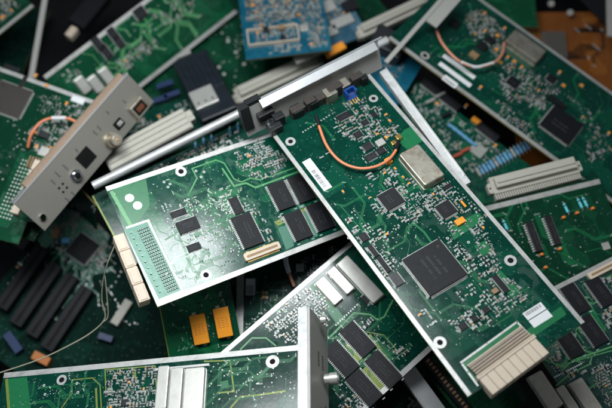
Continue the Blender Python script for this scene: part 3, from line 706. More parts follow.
b.cluster([(338, 378), (346, 372), (368, 408), (340, 412)], .6, 2.5, **K); b.cluster([(358, 318), (372, 318), (380, 328), (362, 326)], .4, 2.4, **K); b.cluster([(392, 352), (404, 342), (412, 350), (400, 362)], .4, 2.5, **K)
b.area([(310, 286), (316, 281), (346, 320), (338, 326)], 6)
b.chip(366, 299, 7, 9, 'tb'); b.vias([(300, 290), (400, 300), (420, 360), (340, 400)], 130, (.25, .45)); b.bundles([(320, 320), (400, 310), (420, 350), (350, 400)], 22, 6, .4)
b.finish(); B4 = b

# ================================================================== right: board under, bottom right: card with memory chips
b = Board('telecom_card', 'card in the bottom right corner with black chips and dull metal cans', 'circuit board',
          (508, 310, -.075), (680, 222, -.095), (576, 436, -.060), 'grey_green')
b.strip('near', 4.4)
for px, py in ((575, 299), (592, 331), (568, 342.5), (600, 292)): b.chip(px, py, 15, 29, 'lr', name='memory_chip')
b.can(545, 391, 15, 34, 5, m='matte_can'); b.can(567, 399, 9, 24, 4.5, m='matte_can'); b.can(586, 398, 14, 34, 5, m='matte_can')
p = b.uv(604, 269, 3); q = MB(); q.rbox(p.x, p.y, .1, 3.4, 34, 6.4, 1, .3, 0); q.rbox(p.x, p.y, 3.4, 3.5, 28, 2, .4, .03, 1); q.build('board_connector', ['beige', 'tan'], b.e); b.keep.append((p.x, p.y, 36, 8))
b.line([(543, 359), (550, 362), (564, 367), (577, 359), (614, 346)], 1.6); b.line([(592, 356), (590, 364), (570, 374), (556, 386)], 1.2); b.line([(560, 372), (572, 362), (614, 350)], 1.0)
b.area([(540, 345), (556, 340), (562, 356), (548, 364)], 8); b.area([(584, 304), (590, 302), (606, 330), (600, 332)], 6)
b.cluster([(595, 272), (612, 280), (640, 320), (612, 334), (598, 306)], .7, 2.4, **K); b.cluster([(590, 370), (625, 350), (630, 410), (606, 410)], .9, 2.4, size=(1.2, 1.9), **K)
b.cluster([(546, 350), (556, 346), (566, 362), (552, 368)], .7, 2.3, **K); b.cluster([(528, 378), (552, 366), (590, 372), (560, 384), (530, 390)], .45, 2.4, **K); b.cluster([(549, 296), (556, 292), (566, 330), (560, 334)], .3, 2.5, **K)
for i in range(14): b.dot(555 + i * 2.0, 377 - i * 1.0, .7, 4)
b.vias([(550, 300), (612, 270), (612, 400), (530, 380)], 160, (.25, .5)); b.bundles([(550, 300), (612, 270), (612, 400), (540, 370)], 26, 2, .35)
b.finish()

b = Board('adapter_board', 'glossy green board at right edge with two slim black chips and cyan diodes', 'circuit board',
          (452, 211, -.080), (598, 176, -.095), (485, 345, -.080), 'forest')
b.line([(470, 213), (600, 182)], .3, 2)
o = b.strip('near', 5.0, inset=3.0)
din_connector(b, (493, 184), (579, 162), 17, 11, 'greige', comb=2.4, flip=1 if b.W < 0 else -1)
rr = b.rot(-5, -20, 540, 235)
for px, py in ((533, 237.5), (551.5, 231)): b.chip(px, py, 7, 29, 'lr', rot=rr + math.pi / 2 if False else 0, ht=3.4, body='black', pitch=2.2, pin=1.6)
def axial(b, px, py, L, r, m, rot, band=None, z=2.4, name='resistor'):
    p = b.uv(px, py); q = MB(); c, s = math.cos(rot), math.sin(rot); d = Vector((c, s, 0)); o = Vector((p.x, p.y, z))
    q.cyl(o - d * L / 2, o + d * L / 2, r, r, 0, 14); q.cyl(o - d * (L / 2 + .5), o - d * L / 2, r * .5, r * .9, 0, 14); q.cyl(o + d * L / 2, o + d * (L / 2 + .5), r * .9, r * .5, 0, 14)
    q.tube([o - d * (L / 2 + 2.6) - Vector((0, 0, z)), o - d * (L / 2 + 2), o - d * L / 2], .3, 1, 6, 3); q.tube([o + d * L / 2, o + d * (L / 2 + 2), o + d * (L / 2 + 2.6) - Vector((0, 0, z))], .3, 1, 6, 3)
    if band: q.cyl(o + d * L * .2, o + d * L * .32, r * 1.04, r * 1.04, 2, 14)
    b.keep.append((p.x, p.y, L, L)); return q.build(name, [m, 'tin', band or 'ink'], b.e)
for px, py in ((565, 209), (579, 204.5), (584, 203), (504.5, 226)): axial(b, px, py, 9, 1.5, 'cyan', math.pi / 2 + .08, 'ink', name='glass_diode')
for px, py in ((563, 218), (576.5, 213.5), (592, 209), (541, 255), (559, 249.5), (545, 268), (538, 274)):
    p = b.uv(px, py); q = MB(); q.rbox(p.x, p.y, .1, 3.4, 3.6, 2.8, 1.2, 1.0, 0); q.build('bead_capacitor', ['orange_blob'], b.e)
b.block(606, 246, 7, 7, 1.2, 'can', 'label_plate', .3, .1); b.bundles([(485, 215), (600, 185), (600, 300), (520, 300)], 16, 6, .6); b.vias([(485, 215), (600, 185), (600, 300), (520, 300)], 60, (.4, .7))
b.finish()

# ================================================================== under the pale board: orange capacitors board and labelled board
b = Board('power_board', 'green board carrying two flat orange capacitors', 'circuit board',
          (152, 270, -.052), (225, 256, -.052), (183, 408, -.096), 'bright')
o = b.strip('start', .9); o.data.materials.clear(); o.data.materials.append(M['olive']); 
for px, py in ((199.5, 329.5), (223, 322.5)):
    p = b.uv(px, py, 4); q = MB(); q.rbox(p.x, p.y, .1, 5.0, 13.5, 26, .8, .6, 0)
    for i in range(5):
        for j in range(3): q.rect(p.x - 3.5 + j * 3.4, p.y - 4 + i * 2.0, 2.4, .5, 5.03, 1)
    for s in (-1, 1): q.rbox(p.x + s * 2.5, p.y - s * 14.0, .1, 2.0, 3.4, 2.4, .2, .2, 2)
    q.build('flat_capacitor', ['orange', 'printed', 'tin'], b.e)
b.bundles([(165, 300), (235, 285), (238, 345), (180, 352)], 30, 6, .6); b.vias([(165, 300), (235, 285), (238, 345), (180, 352)], 30, (.4, .7)); b.finish()

b = Board('telecom_card', 'deep dark card below centre with small barcode label and white-sleeved cable stub', 'circuit board',
          (238, 215, -.084), (234, 420, -.100), (372, 200, -.084), 'green')
b.strip('near', 6.6)
b.sticker(250.5, 287, 17, 9.5, 'v', part=(.4, .95, .1, .9)); b.tant([(265, 293), (265, 297.5)], 4.2, rot=math.pi / 2)
b.cluster([(300, 262), (335, 245), (345, 262), (310, 280)], .6, 3.0, size=(2, 3), **K); b.cluster([(244, 320), (262, 310), (262, 330), (246, 340)], .25, 3, **K)
b.block(322, 252, 14, 10, 3, 'black', 'chip'); b.block(300, 268, 8, 8, 3, 'can', 'crystal')
coax(b, [(285, 250, 14), (286, 262, 14), (289, 273, 12), (294, 286, 8)], 1.5, 'coax_pink', sleeve=[(0, 2, 'white', 2.2)])
b.bundles([(245, 280), (300, 270), (280, 330), (245, 335)], 18, 6, .4); b.finish()

# ================================================================== loose grey rail at bottom centre
def bar(name, label, cat, p0, p1, wmm, hmm, m, group=None, round_=False, extra=None):
    a, c = at(*p0), at(*p1); d = (c - a); L = d.length * 1000
    ex = d.normalized(); n = Vector((0, 0, 1)) - ex * ex.z; n.normalize(); ey = n.cross(ex)
    e = bpy.data.objects.new(name, None); C.objects.link(e); e.empty_display_size = .01
    e.matrix_world = Matrix(((ex.x, ey.x, n.x, a.x), (ex.y, ey.y, n.y, a.y), (ex.z, ey.z, n.z, a.z), (0, 0, 0, 1)))
    tag(e, label, cat, group); q = MB()
    if round_: q.tube([(0, 0, 0), (L * .5, 0, 0), (L, 0, 0)], wmm / 2, 0, 20, 2)
    else: q.box(L / 2, 0, -hmm, 0, L, wmm, 0)
    q.build('rail_body', [m], e)
    return e, L
e, L = bar('metal_rail', 'plain grey metal rail leaning down out of frame at bottom centre', 'rail', (408, 372, -.098), (450, 430, -.098), 16, 3, 'alu')
q = MB(); q.box(L / 2, -7, 0, 3, L, 1.6, 0); q.build('rail_flange', ['panel'], e)
b = Board('riser_board', 'narrow green board with dark slotted connector beside the grey rail at bottom centre', 'circuit board',
          (420, 366, -.118), (480, 440, -.118), (470, 325, -.118), 'bright')
p = b.uv(447, 385, 6); q = MB(); q.rbox(p.x, p.y, .1, 9, 60, 9, .8, .5, 0)
for i in range(14): q.rect(p.x - 27 + i * 4, p.y, 2.2, 3.5, 9.05, 1)
q.build('slot_connector', ['dust', 'tan'], b.e); b.finish()
b = Board('dark_board', 'dark board with small brass parts in the gap at the bottom edge', 'circuit board', (378, 425, -.14), (440, 360, -.14), (420, 470, -.14), 'green')
b.cluster([(385, 400), (410, 380), (430, 400), (410, 420)], .5, 4, mix=(('brown_capacitor', 3), ('ceramic_capacitor', 1)), size=(3, 4)); b.finish()

# ================================================================== steel rails crossing the heap
e, L = bar('metal_rod', 'long bright aluminium rod running diagonally above the card with white ovals', 'rod', (93, 186, -.070), (387, 40, -.088), 8.2, 6, 'bright_metal', round_=True)
for t, w in ((.66, 2.0), (.675, 2.0)):
    q = MB(); q.cyl((L * t - 1, 0, 0), (L * t + 1, 0, 0), 4.7, 4.7, 0, 20); q.build('clip', ['gasket' if t < .67 else 'tin'], e)
q = MB(); q.cyl((L * .695 - 3.5, 0, 0), (L * .695 + 3.5, 0, 0), 4.4, 4.4, 0, 20); q.build('collar', ['old_can'], e)
e, L = bar('steel_channel', 'bright steel edge channel against the upper right side of the front card', 'channel', (383, 70, -.045), (467, 184, -.034), 8.0, 6, 'bright_metal')
q = MB(); q.box(L * .47, 3.0, 0, 1.6, L * .94, 1.0, 0); q.box(L * .6, -2.6, 0, .8, L * .78, 1.2, 0); q.build('channel_lip', ['can'], e)
e, L = bar('slot_bracket', 'grey slot bracket with an angled foot at the top centre', 'bracket', (386, 62, -.09), (446, -6, -.09), 4.5, 2, 'panel')
q = MB(); q.obox((L * .62, -16, -1), (L * .42, 0, 0), (0, 13, 0), (0, 0, 2), 0); q.build('bracket_plate', ['panel'], e)
e, L = bar('metal_strip', 'thin dark metal strip standing in the gap at the top left', 'strip', (46, -8, -.17), (31, 78, -.20), 6, 2, 'panel')

# blurred board lying under the rod
b = Board('telecom_card', 'board with bluish parts showing between the aluminium rod and the card below it', 'circuit board',
          (92, 196, -.095), (262, 112, -.105), (128, 268, -.095), 'green')
o = b.strip('start', 1.2); o.data.materials.clear(); o.data.materials.append(M['olive'])
b.cluster([(108, 190), (235, 128), (243, 140), (112, 205)], .6, 3.2, size=(2.2, 3.2), **K)
for px, py, a in ((196, 147, 1.2), (204, 143, 1.2), (212, 140, 1.2), (230, 132, 1.1), (238, 128, 1.1)): axial(b, px, py, 6, 1.4, 'resist_blue', a)
b.finish()

# ================================================================== left: tilted front panel facing the viewer
b = Board('panel_card', 'card standing on edge at left, grey front panel up with round sockets and square port', 'circuit board',
          (14.5, 204, -.062), (128, 74, -.078), (48, 227, -.088), 'green', outline=False)
sg = 1 if b.W > 0 else -1; Wp = abs(b.W); Lp = b.L
def panel_mesh():
    q = MB(); q.box(Lp / 2, sg * Wp / 2, -1.6, 0, Lp, Wp, 0); return q
pan = panel_mesh().build('front_panel', ['panel_warm'], b.e)
q = MB(); q.box(Lp / 2, -sg * .8, -9, .5, Lp + .6, 1.4, 0); q.build('lip', ['alu'], pan)
q = MB(); q.box(Lp * .54, -sg * 4.0, -6, -1.0, Lp * .86, 5, 0); q.build('gasket_strip', ['gasket'], b.e)
q = MB(); q.obox((2, sg * Wp * .75, -120), (Lp - 8, 0, 0), (0, sg * 1.6, 0), (0, 0, 118), 0); q.build('circuit_board', ['green'], b.e)
def sock(px, py): return b.uv(px, py, 0)
p = sock(86, 157.5); q = MB(); q.rbox(p.x, p.y, .02, .5, 17, 15, .5, .2, 0); q.rbox(p.x, p.y, .5, .56, 15.5, 13.5, .3, .02, 1); q.build('network_port', ['dust', 'hole'], b.e)
p = sock(110, 140); q = MB(); z = 0
for r0, r1, h in ((8, 8, 1.2), (6.0, 5.8, 5), (7.2, 7.2, 1.4), (5.4, 5.4, 8), (4.2, 4.2, .8)): q.cyl((p.x, p.y, z), (p.x, p.y, z + h), r0, r1, 0, 24); z += h
q.cyl((p.x, p.y, z), (p.x, p.y, z + 1.4), 1.2, .7, 1, 12); 
for s in (-1, 1): q.cyl((p.x, p.y + s * 5, 12), (p.x, p.y + s * 7.4, 12), 1.1, 1.1, 0, 10)
q.build('coaxial_socket', ['old_can', 'brass'], b.e)
p = sock(76, 176); q = MB(); q.cyl((p.x, p.y, 0), (p.x, p.y, 1.4), 6.6, 6.2, 0, 28); q.cyl((p.x, p.y, 1.4), (p.x, p.y, 5), 4.4, 4.2, 0, 24); q.cyl((p.x, p.y, 5), (p.x, p.y, 5.4), 3, 2.6, 1, 24); q.build('coaxial_socket', ['chrome', 'hole'], b.e)
p = sock(119, 124); q = MB(); q.rbox(p.x, p.y, .02, .3, 11, 9, 1, .1, 0); q.rbox(p.x + 1, p.y, .3, 1.4, 6, 4, .5, .2, 1); q.build('serial_port', ['hole', 'tin'], b.e)
p = sock(137, 108); q = MB(); q.rbox(p.x, p.y, .05, 7, 18, 14, .5, .4, 0); q.rbox(p.x, p.y, 7, 7.1, 14, 10, .4, .02, 1)
q.box(p.x, p.y, 7.1, 7.6, 9, 5, 2)
q.build('shielded_port', ['old_can', 'hole', 'rust'], b.e)
q = MB(); a0 = sock(63, 188)
for dx in (-1, 1):
    for dy in (-1, 1): q.disc(a0.x + dx * 2.7, a0.y + dy * 2.7, .04, 1.25, 0, 16)
q.build('indicator_holes', ['hole'], b.e)
p = sock(42, 217); q = MB(); q.cyl((p.x, p.y, 0), (p.x, p.y, 3), 3.3, 2.9, 0, 20); q.build('screw', ['chrome'], b.e)
q = MB()
for px, py, n in ((53, 182, 4), (58, 175, 5), (66, 168, 5), (67, 200, 4), (73, 194, 4), (99, 128, 4), (95, 133, 4), (76, 150, 3), (107, 112, 3), (124, 101, 3)):
    p = sock(px, py)
    for i in range(n): q.rect(p.x + rnd.uniform(-.3, .3), p.y - 2.4 + i * 1.5, 1.7, .8, .04, 0)
q.build('panel_lettering', ['grey_ink'], b.e)
w0 = b
b = Board('telecom_card', 'blurred card at left edge behind the tilted panel, with looped orange cable', 'circuit board',
          (-14, 62, -.125), (104, 104, -.125), (-62, 205, -.125), 'forest')
b.strip('near', 4.4); b.chip(10, 100, 34, 30, 'lrtb', body='brown_chip', name='processor'); b.block(12, 68, 16, 4, 2, 'black', 'chip'); b.block(22, 84, 4, 18, 2, 'black', 'chip')
b.block(78, 100, 13, 6, 1, 'white', 'barcode_label')
coax(b, [(28, 147, 4), (31, 135, 12), (40, 123, 14), (52, 118, 14), (66, 118, 14), (78, 123, 12), (88, 132, 6)], 1.5, 'coax', sleeve=[(3, 4, 'white', 2.0)])
b.cluster([(28, 130), (60, 110), (75, 140), (40, 160)], .7, 3.2, size=(2.2, 3.4), **K); b.cluster([(40, 92), (90, 108), (80, 118), (36, 112)], .3, 3.4, size=(2, 3), **K); b.tant([(36, 133), (37, 147), (67, 104), (47, 86), (36, 76)], 4)
b.block(44, 135, 9, 6, 5, 'black', 'chip'); b.block(44, 152, 8, 9, 4, 'can', 'crystal')
b.vias([(0, 70), (90, 100), (30, 190), (-10, 180)], 60, (.4, .8)); b.finish()
b = Board('connector_board', 'small board with solder pin field and cream plug, left of tilted panel', 'circuit board',
          (20, 150, -.112), (52, 158, -.112), (-14, 236, -.112), 'bright')
for i in range(16):
    for j in range(5):
        p = b.uv(23 - i * 1.7 + j * 3.1, 160 + i * 3.7 + j * .9); b.mb.disc(p.x, p.y, .09, .9, 3, 8)
q = MB(); a0 = b.uv(39, 160, 5); a1 = b.uv(14, 214, 5); d = a1 - a0; rr = math.atan2(d.y, d.x)
for i in range(5): q.rbox(d.length * (i + .5) / 5, 0, -4, 6, d.length / 5 - .8, 8, .5, .5, 0)
o = q.build('backplane_connector', ['beige'], b.e); o.location = (a0.x * .001, a0.y * .001, 0); o.rotation_euler = (0, 0, rr)
q = MB()
for i in range(7): q.box(b.L / 2 - 3 + i * 3, -10 if b.W < 0 else 10, .1, 3, 1.4, 12, 0)
q.build('contact_comb', ['tan'], b.e); b.finish()

# ================================================================== upper left long card and what lies behind
b = Board('telecom_card', 'long blurred card at upper left with three pale metal cans at its lower end', 'circuit board',
          (43, 76, -.150), (200, -42, -.150), (84, 132, -.195), 'bright')
b.strip('near', 4.6); b.strip('far', 4.4)
for px, py in ((83, 85), (96, 84), (107, 76)): b.can(px, py, 10, 17, 6)
for px, py, w, h in ((98, 44, 8, 16), (106, 52, 8, 16), (113, 34, 8, 14), (119, 42, 8, 14), (140, 13, 12, 12)): b.chip(px, py, w, h, 'lr', name='memory_chip')
b.cluster([(115, 62), (150, 38), (160, 46), (125, 72)], .75, 3.2, size=(2.4, 3.4), **K); b.cluster([(60, 76), (76, 66), (84, 78), (70, 84)], .5, 3.2, size=(2.4, 3.4), **K); b.cluster([(150, 14), (190, -6), (200, 8), (160, 28)], .3, 3.4, size=(2.4, 3.4), **K)
b.vias([(60, 70), (180, -10), (200, 10), (100, 90)], 50, (.4, .8)); b.bundles([(60, 70), (180, -10), (200, 10), (100, 90)], 20, 2, .6); b.finish()
b = Board('telecom_card', 'corner of a green card at the extreme top left of the heap', 'circuit board', (-20, 50, -.17), (34, 6, -.17), (-70, -20, -.17), 'forest')
b.strip('near', 4); b.cluster([(-5, 30), (20, 5), (5, -10), (-20, 10)], .6, 3.4, size=(2.6, 3.6), **K); b.tant([(3, 18)], 5); b.finish()
e, L = bar('plug_lead', 'grey moulded plug with a cream tip in the dark gap at the top left', 'plug', (102, -8, -.21), (76, 24, -.21), 22, 12, 'dust')
q = MB(); q.rbox(L + 10, 0, -11, -2, 14, 9, 1, .6, 0); q.build('plug_tip', ['beige'], e)
b = Board('large_board', 'big dark green board at top centre dotted with pale solder points', 'circuit board',
          (120, 60, -.205), (330, -60, -.205), (180, 185, -.205), 'forest')
for px, py in ((228, 41), (236, 52), (244, 64), (219, 67), (224, 74), (243, 26), (250, 30), (214, 27), (236, 12), (222, 20), (262, 48)): b.dot(px, py, 2.0, 3)
for i in range(5): b.dot(204 + i * 6, 18 + i * 5, 1.2, 3)
din_connector(b, (236, 93), (318, 55), 19, 16, 'greige', flip=1, z0=0)
b.block(196, 36, 5, 6, 4, 'tan', 'capacitor'); b.vias([(200, 30), (250, 0), (280, 50), (230, 90)], 60, (.5, .9)); b.finish()
b = Board('module', 'dark connector shell with pale grey face, left of the long cream connector', 'connector',
          (172, 62, -.165), (206, 48, -.165), (200, 122, -.150), 'green', group=None, outline=False)
q = MB(); q.rbox(b.L / 2, b.W / 2, -20, 0, b.L, abs(b.W), 2, 1.2, 0); 
for i in range(7): q.rbox(b.L * (i + .5) / 7, b.W * .36, 0, 1.2, b.L / 7 - 1.4, abs(b.W) * .5, .6, .3, 0)
q.build('shell', ['navy_shell'], b.e)
p = b.uv(204, 98); q = MB(); q.rbox(p.x, p.y, .05, 3, 26, 24, .6, .5, 0)
for i in range(3): q.disc(p.x - 8 + i * 8, p.y - 6, 3.04, 1.2, 1, 12)
q.build('face_block', ['can', 'hole'], b.e); p = b.uv(184, 55); q = MB(); q.rbox(p.x, p.y, .05, 3, 16, 5, .6, .5, 0); q.build('latch', ['panel'], b.e)
b = Board('small_board', 'narrow dark board with a row of blue parts under the dark connector shell', 'circuit board', (118, 120, -.19), (225, 84, -.19), (135, 165, -.19), 'green')
b.cluster([(125, 125), (220, 90), (225, 105), (135, 140)], .4, 4, size=(3, 4), **K)
for px, py in ((165, 85), (172, 95), (160, 100)): b.block(px, py, 16, 5, 6, 'navy', 'header')
b.block(226, 104, 8, 7, 5, 'orange', 'capacitor'); b.finish()
b = Board('grooved_connector', 'grey cream multi-groove connector half under the tilted panel and the rod', 'connector', (100, 152, -.110), (182, 108, -.110), (110, 172, -.110), 'green', group=None, outline=False)
q = MB(); sg = 1 if b.W > 0 else -1; Wc = abs(b.W)
q.rbox(b.L / 2, sg * Wc / 2, -14, 0, b.L, Wc, 1.2, .6, 0)
for i in range(4): q.rbox(b.L / 2, sg * (Wc * (i + .5) / 4), 0, 1.6, b.L * .97, Wc / 4 - 1.3, .5, .5, 0)
q.build('connector_shell', ['greige'], b.e)
q = MB(); q.rbox(b.L + 3, sg * Wc * .4, -12, -3, 7, Wc * .5, 1, .5, 0); q.cyl((b.L + 4, sg * Wc * .4, -3), (b.L + 4, sg * Wc * .4, -2), 2, 2, 0, 14); q.build('end_lug', ['greige'], b.e)

# ================================================================== blue boards at the top
b = Board('blue_board', 'bright blue board at top centre carrying a cream-framed metal shield', 'circuit board', (246, 60, -.150), (332, 50, -.150), (236, -30, -.165), 'blue', group='blue circuit boards at the top')
p = b.uv(273, 34, 5); q = MB(); fw, fh = 46 * b.k, 17 * b.k
for s in (-1, 1): q.rbox(p.x, p.y + s * fh / 2, .1, 5, fw + 1.3, 1.3, .8, .3, 0); q.rbox(p.x + s * fw / 2, p.y, .1, 5, 1.3, fh, .6, .3, 0)
q.build('shield_frame', ['beige'], b.e); 
b.block(281, 28, 5, 5, 6, 'tan', 'capacitor'); b.block(283, 37, 4, 4, 6, 'black', 'chip'); b.block(266, 30, 5, 5, 6, 'black', 'chip'); b.block(304, 28, 8, 7, 3, 'can', 'crystal')
b.cluster([(246, 22), (246, -4), (330, -8), (332, 46), (312, 48), (300, 20)], .95, 3.0, size=(2.4, 3.6), **K); b.cluster([(252, 26), (294, 22), (296, 40), (254, 44)], .9, 3.4, size=(2.4, 3.4), **K)
b.cluster([(268, 46), (300, 42), (300, 56), (268, 58)], .5, 3.2, size=(2.2, 3.2), mix=(('ceramic_capacitor', 1),)); b.finish()
b = Board('blue_board', 'grey blue board crowded with pale parts, right of the framed shield at top', 'circuit board', (300, 62, -.175), (368, 34, -.175), (280, -30, -.175), 'blue_grey', group='blue circuit boards at the top')
for px, py, w, h, m in ((325, 8, 20, 12, 'can'), (350, 6, 14, 12, 'slate'), (342, 22, 22, 10, 'can'), (330, 32, 14, 10, 'grey_ceramic'), (318, 50, 18, 9, 'greige'), (303, 58, 16, 8, 'greige'), (312, 22, 10, 8, 'slate')): b.block(px, py, w, h, 5, m, 'component')
b.cluster([(305, 40), (350, 25), (352, -5), (300, -6)], .8, 3.4, size=(2.4, 3.6), **K); b.block(335, 50, 20, 8, 5, 'orange', 'flat_capacitor', rot=.1)
din_connector(b, (360, 29), (426, -2), 15, 14, 'greige', z0=0); b.finish()
b = Board('blue_board', 'deep blue board glimpsed between the bracket foot and the steel channel', 'circuit board', (384, 42, -.135), (424, 62, -.135), (372, 130, -.135), 'blue', group='blue circuit boards at the top')
b.cluster([(385, 50), (405, 62), (398, 80), (380, 70)], .4, 3, size=(2, 3), **K); b.finish()
b = Board('cable_boot', 'black moulded boot beside the rod end at top centre', 'connector', (380, 22, -.115), (412, 38, -.12), (370, 42, -.115), 'green', group=None, outline=False)
q = MB(); sg = 1 if b.W > 0 else -1; q.rbox(b.L / 2, b.W / 2, -14, 0, b.L, abs(b.W), 4, 2, 0); q.rbox(b.L * .8, b.W * .9, -14, 3, 12, 14, 3, 2, 0); q.build('boot_body', ['black'], b.e)

# ================================================================== upper right
b = Board('mixed_board', 'board with blue resistors in the gap between front card and upper right card', 'circuit board',
          (392, 62, -.150), (556, 185, -.150), (330, 150, -.150), 'teal')
for i in range(16):
    t = i / 15; axial(b, 478 + t * 52, 173 - t * 29, 9, 1.7, 'resist_blue' if i % 5 else 'grey_ceramic', b.rot(-10, -16, 500, 160), 'ink' if i % 2 else None, name='resistor')
for i in range(5): axial(b, 452 + i * 5, 128 + i * 4, 10, 1.9, 'resist_blue', b.rot(10, 6, 460, 140))
for px, py, m in ((465, 151, 'red'), (457, 156, 'red'), (440, 96, 'grey_ceramic'), (430, 102, 'grey_ceramic'), (446, 116, 'dust')): axial(b, px, py, 10, 2.0, m, b.rot(14, -6, px, py))
b.chip(487, 133, 24, 8, 'tb', ht=4); b.block(476, 121, 9, 5, 4, 'orange', 'capacitor'); b.block(478, 150, 14, 12, 2, 'grey_ceramic', 'component'); b.chip(450, 103, 22, 8, 'tb', ht=4); b.chip(430, 88, 20, 7, 'tb', ht=4)
b.cluster([(405, 78), (450, 100), (500, 150), (470, 175), (420, 110)], .45, 3.3, size=(2.2, 3.4), **K); b.tant([(437, 104), (466, 106), (495, 146), (463, 92), (474, 100)], 4)
b.vias([(405, 78), (520, 165), (470, 180), (420, 110)], 60, (.5, .9)); b.finish()
b = Board('telecom_card', 'upper right card with white stickers, metal can and arched pinkish cable', 'circuit board',
          (388, 38, -.098), (668, 244, -.118), (452, -22, -.135), 'green')
b.strip('near', 4.6); b.strip('far', 4.0)
b.can(525, 47, 34, 19, 8, 'oscillator_can', 'old_can'); b.chip(513, 83, 11, 11, 'lrtb'); b.chip(551, 79.5, 9, 9, 'lrtb'); b.chip(560.5, 126, 30, 30, 'lrtb', name='processor', ht=3)
b.sticker(459, 66.5, 34, 5, None); b.sticker(455, 74.5, 34, 5, None); b.sticker(450, 81.5, 14, 7, 'u')
b.pad(425, 55.5, 5, 2.4)
b.block(482, 46, 9, 8, 4, 'black', 'chip'); b.block(490, 40, 8, 7, 4, 'black', 'chip'); b.block(455, 24, 9, 8, 3, 'dust', 'chip'); b.block(474, 55, 8, 6, 3, 'tan', 'crystal'); b.block(557, 102, 18, 5, 3, 'black', 'chip')
b.tant([(484, 14), (504, 29), (497, 36), (496, 50), (507, 58), (480, 88), (563, 86), (581, 86), (484, 32), (500, 63), (514, 62), (521, 68), (608, 134), (559, 73)], 4.2)
b.cluster([(465, 14), (480, 8), (505, 30), (500, 60), (470, 36)], .6, 2.9, size=(2, 3), **K); b.cluster([(495, 62), (520, 64), (560, 90), (545, 110), (505, 100)], .65, 2.8, size=(1.8, 2.8), **K)
b.cluster([(495, 100), (520, 110), (548, 150), (530, 145), (500, 118)], .6, 2.9, size=(2, 3), **K); b.cluster([(560, 90), (590, 110), (612, 150), (590, 170), (580, 110)], .35, 3, size=(2, 3), **K)
coax(b, [(437, 31, 3), (441, 41, 12), (450, 53, 14), (461, 62, 14), (476, 67, 12), (493, 63, 10), (502, 54, 8), (504, 43, 4)], 1.45, 'coax_pink', sleeve=[(3, 5, 'white', 1.7)])
b.bundles([(420, 50), (480, 10), (600, 110), (560, 150)], 20, 6, .5); b.vias([(420, 50), (480, 10), (600, 110), (560, 150)], 80, (.35, .6)); b.finish()
b = Board('brown_board', 'amber brown board at the top right with a ribbed grey heat sink', 'circuit board', (505, 12, -.205), (660, 12, -.205), (505, 190, -.205), 'brown', group=None)
p = b.uv(555, 45, 4); q = MB(); q.rbox(p.x, p.y, .1, 3, 27, 36, .6, .4, 0)
for i in range(6): q.rbox(p.x - 11 + i * 4.4, p.y, 3, 6.5, 2.2, 34, .3, .3, 0)
q.build('heat_sink', ['heat_grey'], b.e); b.line([(575, 30), (612, 32)], 4, 5); b.bundles([(520, 20), (612, 20), (612, 110), (570, 100)], 8, 5, 1.2)
for i in range(8): b.dot(528 + i * .5, 26 + i * 3, 1.0, 1)
for i in range(8): b.dot(538 + i * .5, 26 + i * 3, 1.0, 1)
b.finish()
b = Board('green_board', 'plain leaf-green blank board corner at the top edge, left of the brown board', 'circuit board', (470, -40, -.185), (540, 24, -.185) if False else (531, -40, -.185), (470, 27, -.185), 'bright'); b.finish()
b = Board('metal_tray', 'dark metal tray with round studs in the top right corner', 'tray', (540, -40, -.195), (625, 42, -.195), (600, -90, -.195), 'green', group=None, outline=False)
q = MB(); q.rbox(b.L / 2, b.W / 2, -3, 0, b.L, abs(b.W), 1, .4, 0); q.build('plate', ['dust'], b.e)
for px, py in ((551, 4), (570, 13)):
    p = b.uv(px, py); q = MB(); q.cyl((p.x, p.y, 0), (p.x, p.y, 2), 4, 3.6, 0, 18); q.cyl((p.x, p.y, 2), (p.x, p.y, 3), 1.6, 1.4, 0, 12); q.build('stud', ['can'], b.e)
e, L = bar('metal_plate', 'pale grey metal plate edge at the extreme right of the top', 'plate', (610, -10, -.16), (611, 36, -.16), 8, 3, 'panel')

# ================================================================== lower left: motherboard in the dark
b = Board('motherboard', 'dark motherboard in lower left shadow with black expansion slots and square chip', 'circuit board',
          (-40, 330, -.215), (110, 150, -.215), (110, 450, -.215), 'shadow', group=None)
b.chip(83, 249, 24, 24, 'lrtb', name='chipset', ht=3); b.area([(40, 215), (62, 205), (110, 235), (100, 250), (60, 232), (46, 250), (34, 236)], 8)
dirr = b.rot(-38, 56, 60, 290)
for px, py in ((22, 278), (36, 294), (52, 305), (67, 318)):
    p = b.uv(px, py, 10); q = MB(); Ls = 74
    q.rbox(0, 0, .1, 12, Ls, 15, 1, .8, 0); q.rbox(0, 0, 12, 12.1, Ls * .94, 3.4, .3, .02, 1)
    o = q.build('expansion_slot', ['dust', 'hole'], b.e); o.location = (p.x * .001, p.y * .001, 0); o.rotation_euler = (0, 0, dirr)
b.keep.append((*b.uv(40, 300), 10, 10))
b.block(14, 343, 22, 8, 9, 'navy', 'header', rot=dirr + 1.2); b.block(106, 338, 6, 14, 8, 'navy', 'header', rot=.3); b.block(122, 313, 26, 8, 8, 'greige', 'slot_connector', rot=dirr - b.rot(1, 0, 60, 290) * 0)
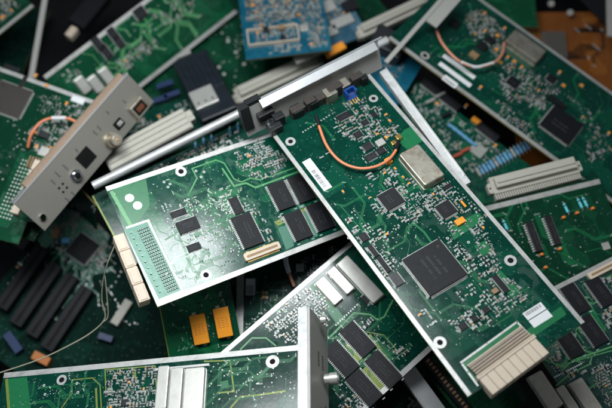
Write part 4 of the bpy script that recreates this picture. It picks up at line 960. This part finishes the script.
b.block(42, 359, 17, 8, 9, 'printed', 'jumper_block', rot=dirr - 1.5); b.block(66, 241, 5, 8, 5, 'resist_blue', 'capacitor', rot=.6); b.block(56, 233, 10, 7, 4, 'tan', 'crystal', rot=.3); b.block(25, 238, 22, 14, 7, 'black', 'header', rot=dirr)
b.cluster([(40, 210), (70, 200), (110, 232), (104, 270), (64, 262), (44, 240)], .55, 3.6, size=(2.2, 3.4), **K); b.cluster([(0, 260), (14, 240), (30, 256), (10, 290)], .5, 4, size=(2.4, 3.6), **K)
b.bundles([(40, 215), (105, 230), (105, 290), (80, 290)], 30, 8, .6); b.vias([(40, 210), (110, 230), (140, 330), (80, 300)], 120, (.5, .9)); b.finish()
b = Board('telecom_card', 'dark board edge between the black expansion slots and a cream connector', 'circuit board',
          (98, 208, -.13), (72, 180, -.135), (160, 300, -.15), 'green')
b.chip(106, 215, 14, 20, 'lr'); b.cluster([(90, 200), (110, 210), (130, 260), (120, 290)], .4, 3.4, size=(2, 3), **K); b.finish()
# thin wire
pts = [(118, 238, -.035), (108, 262, -.05), (103, 282, -.07), (102, 300, -.085), (105, 318, -.095), (92, 332, -.10), (70, 345, -.10), (38, 360, -.10), (-10, 376, -.10)]
q = MB(); q.tube([at(*p) * 1000 for p in pts], .55, 0, 8, 6); pts = [(105, 276, -.075), (107, 296, -.085), (108, 316, -.095), (103, 322, -.096)]
q.tube([at(*p) * 1000 for p in pts], .45, 0, 8, 6)
tag(q.build('loose_wire', ['twine']), 'thin pale wire hanging from a cream connector across the dark lower left', 'wire')
# a deep layer so that the gaps show boards, not a void
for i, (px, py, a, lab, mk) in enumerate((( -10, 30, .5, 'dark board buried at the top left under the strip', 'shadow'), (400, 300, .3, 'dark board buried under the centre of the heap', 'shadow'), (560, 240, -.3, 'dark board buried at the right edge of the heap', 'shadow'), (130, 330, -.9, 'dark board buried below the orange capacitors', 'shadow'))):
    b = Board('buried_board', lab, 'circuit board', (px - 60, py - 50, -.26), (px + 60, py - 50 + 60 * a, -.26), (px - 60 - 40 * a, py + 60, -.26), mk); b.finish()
